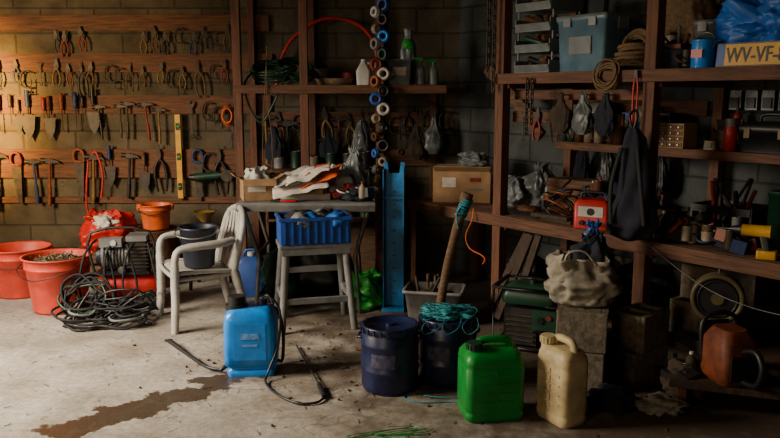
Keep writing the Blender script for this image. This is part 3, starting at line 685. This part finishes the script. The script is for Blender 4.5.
b.tube([(-.09, 0, -.365), (-.07, 0, -.08), (-.02, 0, .23), (.045, .0, .49), (.08, .0, .61)], [.022, .020, .019, .021, .027], woodG, 12, 5, flat=1.25)
for i in range(7): b.torus((.045+.0055*i, 0, .49+.014*i), .027, .007, teal, (R.uniform(-12, 12), 20+R.uniform(-10, 10), 0), 16, 6)
b.tube([(.06, -.02, .56), (.02, -.03, .50), (.03, -.03, .42)], .005, teal, 6, 3)
b.done((.34, 4.07, .365))
b = B('twine_on_floor')
b.tube([(-.16, .05, .004), (-.2, -.02, .004), (-.12, -.08, .004), (.02, -.07, .004), (.1, -.09, .004), (.2, -.04, .004)], .003, teal, 6, 6); b.tube([(-.1, .0, .008), (0, -.03, .01), (.12, 0, .008)], .003, teal, 6, 6); b.done((.27, 3.62, 0))
b = B('green_string')
for i in range(4): b.tube([(R.uniform(-.2, .2), R.uniform(-.06, .06), .004+.002*i) for _ in range(5)], .002, green, 5, 5)
b.done((0, 3.20, 0))

def jerry(name, loc, rz, w, d, h, mat, capm, capx):
    b = B(name); hw, hd = w/2, d/2
    b.loft([(0, hw*.9, hd*.9, .03), (.012, hw*.98, hd*.97, .035), (h*.10, hw, hd, .035), (h*.12, hw*.97, hd*.97, .035), (h*.15, hw*.97, hd*.97, .035), (h*.17, hw, hd, .035), (h*.72, hw, hd, .035), (h*.74, hw*.97, hd*.97, .035), (h*.77, hw, hd, .035), (h*.86, hw*.97, hd*.96, .04), (h*.93, hw*.86, hd*.8, .04), (h*.95, hw*.7, hd*.6, .04)], mat, 7)
    b.tube([(-hw*.5, 0, h*.90), (-hw*.45, 0, h*1.0), (-hw*.2, 0, h*1.04), (hw*.35, 0, h*1.04), (hw*.62, 0, h*1.0), (hw*.72, 0, h*.88)], .017, mat, 10, 4, flat=1.1)
    cx = capx*hw*.66
    b.cyl((cx, -hd*.35, h*.88), (cx, -hd*.38, h*.99), .034, mat, .030); b.cyl((cx, -hd*.38, h*.96), (cx, -hd*.40, h*1.05), .036, capm, .034, 20)
    for i in range(14):
        a = i*math.pi/7; b.box((cx+.036*math.cos(a), -hd*.39+.036*math.sin(a), h*1.0), (.004, .004, h*.07), capm)
    for z in (.28, .40, .52, .64): b.box((0, -hd-.001, h*z), (w*.62, .006, .008), mat)
    b.box((0, -hd+.002, h*.46), (.012, .012, h*.5), mat)
    return b.done(loc, rz)
jerry('green_jerrycan', (.475, 3.42, 0), 8, .28, .22, .355, green, dgreen, -1)
jerry('cream_jerrycan', (.80, 3.36, 0), -62, .22, .15, .375, cream, cream, -1)

b = B('cinder_block_stack')
for i in range(2): block(b, (0, 0, .105+.212*i), 4*i, .25, .25, .208, 2)
for i in range(2): b.box((0, 0, .2+.212*i), (.2, .2, .016), conc)
b.box((0, -.0, .10), (.246, .246, .19), conc); b.box((0, 0, .317), (.246, .246, .19), conc, (0, 0, 4)); b.done((1.00, 3.80, 0), -20, .006)
b = B('cinder_block'); block(b, (0, 0, .095), 0, .28, .19, .19, 2); block(b, (.02, 0, .287), 7, .26, .19, .19, 2); b.done((1.31, 3.86, 0), 35, .005)
b = B('white_sack'); b.bag((0, 0, 0), .32, .22, .25, sack, 5, ((0,.7),(.06,.95),(.3,1.05),(.6,1.0),(.85,.9),(1,.8)), .38, .25)
b.tube([(-.10, -.06, .20), (-.08, -.08, .28), (0, -.08, .29), (.06, -.07, .22)], .006, sack, 6, 4)
b.bag((.05, .03, .10), .20, .14, .26, dcloth, 8, TIED, .4)
b.done((1.00, 3.84, .425), -10)
b = B('blue_carrier_bag'); b.bag((0, 0, 0), .13, .11, .22, bluec, 15, ((0,.4),(.3,1),(.6,.8),(.85,.3),(1,.6)), .3); b.done((1.08, 3.95, .62))
b = B('rag_heap'); b.blob((0, 0, .03), (.22, .14, .08), sack, 1.0, 6, 4, 7); b.done((1.30, 3.45, 0))
b = B('rag_heap'); b.blob((0, 0, .04), (.20, .18, .11), dcloth, 1.0, 6, 4, 17); b.done((1.08, 3.50, 0))

b = B('blue_steel_bracket')
b.box((0, 0, .5), (.14, .006, .94), bluep)
for k in (-1, 1): b.box((k*.07, -.025, .51), (.006, .05, .98), bluep); b.box((k*.055, 0, 1.0), (.03, .012, .09), bluep, (0, k*8, 0))
for i in range(9): b.box((0, -.006, .12+.09*i), (.02, .006, .008), black)
b.box((0, -.025, .012), (.16, .10, .024), bluep); b.box((0, -.012, .80), (.14, .03, .02), bluep)
b.done((.03, 5.20, 0), -8, .002)

b = B('backpack_sprayer')
b.loft([(0, .125, .085, .03), (.035, .13, .09, .03), (.04, .12, .08, .03), (.055, .12, .08, .03), (.06, .14, .095, .04), (.12, .145, .10, .04), (.30, .14, .10, .045), (.335, .135, .095, .045), (.365, .11, .08, .04), (.372, .09, .06, .04)], blue, 7)
b.box((.0, -.098, .20), (.17, .010, .20), blue); b.box((.0, -.104, .23), (.10, .003, .03), M('pale_blue', (.12,.34,.72), .5, var=.6, scale=30)); b.box((0, -.1035, .18), (.08, .003, .012), M('pale_blue', (.2,.42,.75), .5))
b.cyl((-.075, 0, .36), (-.075, 0, .385), .062, black, .060, 24); b.cyl((-.075, 0, .385), (-.075, 0, .43), .050, black, .046, 24)
b.cyl((.06, .02, .36), (.06, .02, .40), .028, black); b.tube([(.06, .02, .395), (.10, .02, .41), (.12, 0, .38)], .008, black, 8, 4)
for k in (-1, 1): b.tube([(k*.08, .09, .33), (k*.09, .15, .28), (k*.09, .16, .15), (k*.08, .10, .06)], .009, black, 8, 4, flat=2)
b.tube([(.135, .03, .05), (.16, .05, .05), (.165, .07, .2), (.13, .08, .33), (.02, .09, .35)], .009, black, 8, 5)
b.tube([(-.125, 0, .05), (-.155, -.02, .03), (-.17, -.02, .02)], .012, black, 8, 3)
b.tube([(.06, .0, .405), (.10, -.05, .44), (.16, -.06, .36), (.15, -.08, .18), (.10, -.13, .05), (.09, -.2, .012), (.16, -.36, .01), (.27, -.48, .01), (.36, -.48, .01), (.40, -.42, .012)], .0065, black, 8, 6)
b.cyl((.40, -.42, .014), (.37, -.27, .02), .013, black, .012); b.cyl((.37, -.27, .02), (.22, .38, .014), .005, dsteel)
b.tube([(-.16, -.02, .02), (-.25, .03, .02), (-.38, .22, .02), (-.54, .46, .03)], [.009, .009, .011, .014], black, 8, 4)
b.cyl((-.54, .46, .032), (-.58, .51, .02), .014, black, .009); b.done((-.755, 3.98, 0), 4)

# ---------------------------------------------------------------- monobloc chair
b = B('plastic_armchair'); m = chairm; b.T = Matrix.Scale(.9, 4)
def seatf(p, q):
    x = (p-.5)*(.44-.03*q); y = -.22+.42*q
    return (x, y, .425-.03*q-.018*math.cos((p-.5)*math.pi)+.0-(.03*(1-q/.08)**2 if q < .08 else 0))
b.grid(seatf, 14, 14, m); b.grid(lambda p, q: tuple(Vector(seatf(p, q))-Vector((0, 0, .008))), 14, 14, m)
b.tube([(-.22, .19, .40), (-.225, 0, .415), (-.225, -.2, .42), (-.19, -.235, .395), (.19, -.235, .395), (.225, -.2, .42), (.225, 0, .415), (.22, .19, .40)], .016, m, 8, 4)
for k in (-1, 1):
    b.tube([(k*.26, -.25, 0), (k*.25, -.235, .2), (k*.245, -.23, .40), (k*.262, -.225, .54), (k*.275, -.19, .602), (k*.282, -.08, .615), (k*.27, .08, .618), (k*.235, .20, .63)], [.028, .030, .031, .027, .023, .026, .028, .024], m, 8, 5, flat=1.35)
    b.tube([(k*.25, .30, 0), (k*.235, .25, .2), (k*.215, .205, .40)], [.026, .03, .034], m, 8, 4, flat=1.35)
    b.tube([(k*.21, .20, .38), (k*.222, .235, .55), (k*.215, .275, .70), (k*.16, .30, .795)], [.030, .027, .025, .022], m, 8, 5, flat=1.5)
b.tube([(-.17, .30, .785), (-.09, .315, .82), (0, .32, .83), (.09, .315, .82), (.17, .30, .785)], .024, m, 8, 5)
b.tube([(-.2, .245, .60), (0, .28, .60), (.2, .245, .60)], .014, m, 8, 5)
for i in range(-3, 4):
    x = i*.055; b.tube([(x*.9, .205, .40), (x, .25+.01*(3-abs(i)), .6), (x*1.02, .305, .805)], .008, m, 6, 4, flat=2.9)
for x0, y0, x1, y1 in ((-.235, -.22, .235, -.22), (-.21, .21, .21, .21), (-.235, -.2, -.215, .2), (.235, -.2, .215, .2)): b.tube([(x0, y0, .375), (x1, y1, .375)], .014, m, 6)
CH = (-1.28, 4.96, 0); CR = -62
b.done(CH, CR)
b = B('black_pail')
b.lathe([(0, 0), (.095, 0), (.10, .01), (.122, .25), (.132, .255), (.132, .27), (.120, .27), (.116, .25), (.095, .02), (0, .02)], M('navy_pail', (.010,.014,.028), .45), seg=28)
b.tube([(-.13, 0, .26), (-.12, -.12, .23), (0, -.16, .21), (.12, -.12, .23), (.13, 0, .26)], .004, steel, 6, 4)
b.done((CH[0]+.0, CH[1]+.02, .368), 0)

# ---------------------------------------------------------------- table group
b = B('folding_worktable')
b.box((0, 0, .765), (.94, .50, .03), grey); b.box((0, -.245, .74), (.94, .02, .04), steel); b.box((0, .245, .74), (.94, .02, .04), steel)
for k in (-1, 1):
    b.tube([(k*.43, -.22, .75), (k*.33, -.22, .40), (k*.36, -.22, .0)], .014, steel, 8); b.tube([(k*.43, .22, .75), (k*.33, .22, .40), (k*.36, .22, .0)], .014, steel, 8)
    b.cyl((k*.345, -.22, .12), (k*.345, .22, .12), .011, steel); b.cyl((k*.335, -.22, .42), (k*.335, .22, .42), .011, steel); b.box((k*.43, 0, .735), (.03, .48, .03), steel)
b.done((-.57, 5.32, 0), 0, .002)
ZT = .781
b = B('step_stool')
b.box((0, 0, .545), (.46, .28, .03), grey); b.box((0, -.13, .52), (.44, .02, .05), grey); b.box((0, .13, .52), (.44, .02, .05), grey)
for sx in (-1, 1):
    for sy in (-1, 1): b.tube([(sx*.19, sy*.11, .53), (sx*.235, sy*.18, 0)], [.022, .02], grey, 8, flat=1.2)
    b.box((sx*.215, 0, .22), (.03, .28, .04), grey)
b.box((0, -.15, .20), (.42, .02, .04), grey); b.box((0, .15, .34), (.40, .02, .04), grey)
b.done((-.50, 4.86, 0), 14, .003)
b = B('blue_plastic_crate')
for k in (-1, 1): b.box((0, k*.14, .09), (.44, .008, .165), bluec); b.box((k*.22, 0, .09), (.008, .28, .165), bluec); b.box((0, k*.145, .165), (.46, .018, .02), bluec); b.box((k*.225, 0, .165), (.018, .3, .02), bluec)
b.box((0, 0, .005), (.44, .28, .01), bluec)
for i in range(9): b.box((-.2+.05*i, -.147, .08), (.012, .012, .14), bluec)
for i in range(9): b.blob((R.uniform(-.15, .15), R.uniform(-.1, .08), .15), (.14, .12, .1), R.choice([dcloth, grey, blueb, black, white]), .6, 5, 3, i)
b.done((-.50, 4.86, .561), 14)
b = B('cardboard_box'); carton(b, 0, 0, 0, .22, .2, .15, card, 0, True); b.box((-.02, -.101, .09), (.12, .002, .05), paper); b.bag((0, 0, .06), .18, .16, .16, white, 2, amp=.3); b.done((-.92, 5.24, ZT), 18)
b = B('newspapers_and_packaging')
def sheet(cx, cy, z, w, d, rz, tl, seed, mat):
    c, s_ = math.cos(rad(rz)), math.sin(rad(rz))
    def f(p, q):
        x, y = (p-.5)*w, (q-.5)*d; h = noise.noise(Vector((p*3+seed, q*3, seed)))*.03+noise.noise(Vector((p*9+seed, q*9, seed)))*.006+x*tl+y*.35
        return (cx+x*c-y*s_, cy+x*s_+y*c, z+h+.03)
    b.grid(f, 20, 20, mat)
b.box((.02, .06, .02), (.34, .22, .04), paper, (0, 0, 8)); b.box((.04, .05, .06), (.28, .2, .04), card, (0, 0, -12)); b.box((.03, .08, .10), (.22, .14, .04), grey, (0, 0, 10))
sheet(.0, -.06, .08, .38, .24, 10, .2, 1, paper); sheet(.10, -.02, .12, .34, .20, -5, .35, 2, orange); sheet(-.05, -.04, .13, .28, .18, 18, .25, 3, white); sheet(.06, -.08, .155, .30, .14, 4, .35, 4, paper); sheet(.12, -.05, .175, .18, .08, 8, .35, 6, printm)
b.done((-.62, 5.26, ZT), 0, 0, .002)
b = B('plastic_bags'); b.bag((0, 0, 0), .26, .2, .22, white, 31, ((0,.7),(.3,1.05),(.7,.8),(1,.4)), .35); b.bag((.11, .0, .0), .16, .14, .34, clear, 33, ((0,.6),(.3,1.05),(.7,.7),(.9,.3),(1,.5)), .35); b.done((-.36, 5.40, ZT))
b = B('teal_carrier_bag'); b.bag((0, 0, 0), .16, .14, .20, teal, 37, TIED, .35); b.done((-.52, 5.46, ZT))
heap('table_clutter', (-.24, 5.20, ZT), 0, .26, .2, .13, 18, [white, paper, grey, beige, black, blued, clear, redd, steel], dcloth)
heap('table_clutter', (-.76, 5.44, ZT), 0, .3, .16, .2, 14, [white, paper, grey, beige, card, dgreen, clear, redd], bcloth)
b = B('paint_bottle'); bottle(b, 0, 0, 0, .032, .19, dgreen, black); b.done((-.15, 5.38, ZT))
b = B('pliers')
b.tube([(0, 0, .01), (.05, .02, .01), (.11, .015, .01)], .007, redp, 6, 3); b.tube([(0, 0, .01), (.05, -.02, .01), (.11, -.015, .01)], .007, redp, 6, 3); b.box((-.03, 0, .01), (.06, .02, .012), dsteel); b.done((-.75, 5.10, ZT))
b = B('green_carrier_bag'); b.bag((0, 0, 0), .32, .24, .24, greenb, 40, ((0,.75),(.2,1.05),(.6,.9),(.85,.5),(1,.6)), .45); b.done((-.18, 5.30, 0))
b = B('green_tarpaulin'); b.blob((0, 0, .17), (.30, .26, .42), dgreen, .7, 4, 4, 41); b.done((-.80, 5.50, 0))
b = B('black_refuse_sack'); b.bag((0, 0, 0), .44, .34, .5, black, 42, TIED, .2); b.done((-.50, 5.60, 0))
b = B('blue_water_container'); b.loft([(0, .1, .1, .03), (.25, .1, .1, .03), (.3, .06, .06, .03)], bluec); b.cyl((0, 0, .29), (0, 0, .33), .03, white); b.tube([(-.06, 0, .28), (-.04, 0, .34), (.04, 0, .34), (.06, 0, .28)], .01, bluec, 8, 3); b.done((-1.05, 5.62, 0))
b = B('wooden_wall_cabinet')
b.box((0, .0, .45), (.9, .02, .88), woodG); b.box((-.44, -.12, .45), (.02, .26, .9), woodV); b.box((.44, -.12, .45), (.02, .26, .9), woodV); b.box((0, -.12, .9), (.92, .28, .02), woodH); b.box((0, -.12, .5), (.88, .26, .02), woodH)
for i in range(6): can(b, -.35+.14*i, -.12, .51, .05, R.uniform(.1, .16), R.choice([grey, rust, bluec, dgreen, redd]))
for i in range(6): can(b, -.35+.14*i, -.12, .91, .045, R.uniform(.08, .14), R.choice([grey, dsteel, beige, dgreen, rust]))
b.done((-.55, 6.28, 0))

# ---------------------------------------------------------------- left: buckets, hoses, compressor
def bucket(b, rt=.215, rb=.16, h=.37, m=red2, hd=dsteel):
    b.lathe([(0, .004), (rb, .004), (rb*1.03, .0), (rb*1.05, .015), (rb+(rt-rb)*.75, h*.78), (rt*.985, h*.80), (rt*.985, h*.82), (rt*.97, h*.83), (rt*.99, h*.97), (rt*1.05, h*.975), (rt*1.06, h), (rt*1.0, h*1.0), (rt*.965, h*.96), (rb*.98, .03), (0, .03)], m, seg=44)
    for k in (-1, 1): b.box((k*rt*1.03, 0, h*.9), (.03, .06, .05), m)
    b.tube([(rt*1.04, 0, h*.9), (rt*.9, -rt*.75, h*.78), (0, -rt*1.12, h*.66), (-rt*.9, -rt*.75, h*.78), (-rt*1.04, 0, h*.9)], .004, hd, 6, 6)
b = B('builders_bucket'); bucket(b); b.done((-2.80, 5.62, 0), 10)
b = B('builders_bucket'); bucket(b, .225, .17, .39); b.blob((0, 0, .33), (.38, .38, .10), dirt, .35, 6, 4, 3, False)
for i in range(60):
    a, r = R.uniform(0, 6.28), R.uniform(0, .17); x, y = r*math.cos(a), r*math.sin(a)
    b.cyl((x, y, .365), (x+R.uniform(-.06, .06), y+R.uniform(-.06, .06), .38+R.uniform(0, .02)), .003, R.choice([straw, woodL, dgreen]), seg=4)
b.done((-2.34, 5.22, 0), -20)
b = B('small_wooden_crate')
for z in (.05, .14, .23):
    for k in (-1, 1): b.box((0, k*.16, z), (.5, .015, .07), woodG); b.box((k*.24, 0, z), (.015, .32, .07), woodG)
b.box((0, 0, .27), (.5, .34, .015), woodG); b.box((0, 0, .01), (.48, .32, .015), woodG); b.done((-2.28, 5.98, 0))
b = B('red_plastic_bag'); b.bag((0, 0, 0), .38, .26, .30, redp, 50, ((0,.7),(.2,1.0),(.6,.95),(.85,.7),(1,.8)), .4); b.blob((.02, -.06, .22), (.20, .14, .14), white, .9, 6, 4, 51); b.done((-2.25, 5.95, .279))
b = B('oil_drum'); b.lathe([(0, 0), (.17, 0), (.175, .01), (.17, .02), (.17, .22), (.176, .23), (.17, .24), (.17, .44), (.175, .45), (.16, .45), (.16, .44), (0, .44)], rust); b.done((-1.86, 5.95, 0))
b = B('orange_pail'); bucket(b, .12, .095, .2, orange); b.done((-1.86, 5.95, .445), 5)
b = B('wheelbarrow_tray'); b.loft([(.2, .1, .14, .03), (.42, .17, .22, .04), (.425, .18, .23, .04), (.4, .15, .2, .04)], grey)
for k in (-1, 1): b.tube([(k*.12, -.1, .2), (k*.13, -.12, 0)], .014, dsteel, 8); b.tube([(k*.12, .1, .2), (k*.13, .14, 0)], .014, dsteel, 8)
b.done((-1.42, 5.85, 0))
b = B('yellow_funnel'); b.lathe([(.01, 0), (.015, .08), (.09, .17), (.095, .175), (.085, .17), (.012, .08)], yellowd); b.done((-1.45, 5.85, .43))
b = B('air_compressor')
b.at((0.03, 0, .15), (0, 90, 0)); b.lathe([(0, -.24), (.06, -.235), (.10, -.19), (.105, -.15), (.105, .15), (.10, .19), (.06, .235), (0, .24)], redp, seg=28); b.at()
b.box((0, 0, .27), (.36, .22, .02), black)
b.cyl((-.14, 0, .38), (.04, 0, .38), .10, grey, seg=24)
for i in range(7): b.torus((-.12+.022*i, 0, .38), .102, .005, dsteel, (0, 90, 0), 24, 6)
b.cyl((-.14, 0, .38), (-.18, 0, .38), .085, black, .07, 24); b.box((.10, 0, .39), (.12, .16, .22), dsteel); b.box((.10, 0, .51), (.14, .18, .035), grey)
for i in range(7): b.box((.10, 0, .31+.026*i), (.15, .19, .006), tsteel)
b.cyl((.17, -.04, .42), (.22, -.04, .42), .045, black); b.box((-.07, -.07, .49), (.15, .08, .06), grey); b.cyl((-.05, -.112, .49), (-.05, -.118, .49), .02, white)
b.tube([(-.19, -.08, .28), (-.20, -.08, .56), (.19, -.08, .56), (.20, -.08, .28)], .010, dsteel, 8, 3)
for k in (-1, 1): b.torus((k*.17, -.10, .07), .05, .02, rubber, (90, 0, 0)); b.cyl((k*.17, -.12, .07), (k*.17, -.08, .07), .035, steel); b.box((k*.17, .09, .045), (.03, .03, .09), black)
b.cyl((.0, -.1, .3), (0, -.13, .3), .025, steel)
for i in range(3):
    x = -.18+.14*i; b.tube([(x, -.02, .50), (x-.05, -.16, .42), (x-.06+R.uniform(-.05, .05), -.19, .2), (x+R.uniform(-.1, .1), -.2, .05), (x+.14, -.18, .12), (x+.1, -.14, .42), (x+.05, .0, .50)], .008, rubber, 6, 5)
b.done((-1.88, 5.26, 0), 8)
b = B('power_cable_heap')
def loop(cx, cy, cz, r, tz, th, m, h=0):
    # one irregular hand-thrown loop of cable
    ph = R.uniform(0, 6.28); pts = []
    for i in range(10):
        a = 2*math.pi*i/10; q = r*(1+.22*math.sin(2*a+ph)+R.uniform(-.1, .1)); x, y = q*math.cos(a), q*math.sin(a)
        z = cz+y*math.sin(rad(tz))+R.uniform(-.012, .012); pts.append((cx+x, cy+y*math.cos(rad(tz)), max(.009, z)))
    b.tube(pts, th, m, 6, 4, True)
for i in range(8): loop(-.10+R.uniform(-.05, .05), R.uniform(-.03, .03), .15, R.uniform(.11, .15), R.uniform(45, 75), .0085, rubber if i % 4 else dgreen)
for i in range(13): loop(R.uniform(-.08, .26), R.uniform(-.16, -.04), .012+.010*i, R.uniform(.10, .19), R.uniform(-8, 14), .008, rubber if i % 5 else grey)
for i in range(4): b.tube([(R.uniform(-.2, .38), R.uniform(-.18, .05), R.uniform(.02, .22)) for _ in range(7)], .007, black, 6, 6)
b.tube([(.15, -.1, .1), (.28, -.15, .02), (.36, -.2, .012), (.2, -.26, .012), (0, -.26, .012), (-.2, -.2, .012)], .008, rubber, 6, 6)
b.done((-1.95, 4.98, 0), 5)

# ---------------------------------------------------------------- floor debris
b = B('floor_debris')
for i in range(460):
    if R.random() < .6: x, y = R.gauss(-.3, .45), R.gauss(4.3, .5)
    else: x, y = R.uniform(-2.3, 1.3), R.uniform(3.1, 4.9)
    a = R.uniform(0, 3.14); l = R.uniform(.012, .05); z = .003
    b.cyl((x, y, z), (x+l*math.cos(a), y+l*math.sin(a), z+R.uniform(0, .006)), R.uniform(.001, .002), R.choice([straw, woodL, dirt, dirt, woodG]), seg=4)
for i in range(90):
    x, y = R.gauss(-.25, .5), R.gauss(4.35, .45); b.blob((x, y, .005), (R.uniform(.01, .03), R.uniform(.01, .03), .012), R.choice([dirt, woodG, dirt]), .4, 4, 1, i)
b.done()
b = B('wood_stick'); b.tube([(0, 0, .01), (.1, -.02, .012), (.22, -.03, .01)], .01, woodG, 8, 3); b.done((-.2, 4.32, 0))

# ---------------------------------------------------------------- lights
def area(name, loc, tgt, sx, sy, e, col, spread=180):
    l = bpy.data.lights.new(name, 'AREA'); l.shape = 'RECTANGLE'; l.size = sx; l.size_y = sy; l.energy = e; l.color = col; l.spread = rad(spread)
    o = bpy.data.objects.new(name, l); sc.collection.objects.link(o); o.location = loc
    o.rotation_euler = (Vector(tgt)-Vector(loc)).to_track_quat('-Z', 'Y').to_euler(); return o
area('doorway_daylight', (-3.7, 3.3, 1.9), (-1.7, 4.0, 0), 1.4, 1.2, 118, (1, .87, .69), 105)
area('rear_fill', (-2.6, -.9, 1.5), (0.6, 4.4, .7), 1.2, 1.2, 14, (1, .78, .52), 120)  # added weak warm fill from behind the camera, lifts the bench fronts
def spot(name, loc, tgt, e, col, size):
    s = bpy.data.lights.new(name, 'SPOT'); s.energy = e; s.color = col; s.spot_size = rad(size); s.spot_blend = 1; s.shadow_soft_size = .25
    o = bpy.data.objects.new(name, s); sc.collection.objects.link(o); o.location = loc
    o.rotation_euler = (Vector(tgt)-Vector(loc)).to_track_quat('-Z', 'Y').to_euler()
spot('left_haze_spot', (-3.75, 3.6, 1.9), (-3.75, 6.4, 1.4), 6500, (1, .50, .09), 36)  # added spot on the far left wall, stands in for golden haze
spot('left_wall_fill', (-3.7, 3.4, 1.7), (-3.0, 6.4, 1.4), 420, (1, .66, .30), 66)  # added broad warm spot, brightens the left wall and its tools
w = bpy.data.worlds.new('world'); sc.world = w; w.use_nodes = True
w.node_tree.nodes['Background'].inputs[0].default_value = (.6, .7, .85, 1); w.node_tree.nodes['Background'].inputs[1].default_value = .03

# ---------------------------------------------------------------- camera
c = bpy.data.cameras.new('camera'); c.sensor_width = 36; c.lens = 35
co = bpy.data.objects.new('camera', c); sc.collection.objects.link(co); co.location = (0, 0, 1.5); co.rotation_euler = (rad(90-9.3), 0, 0)
sc.camera = co
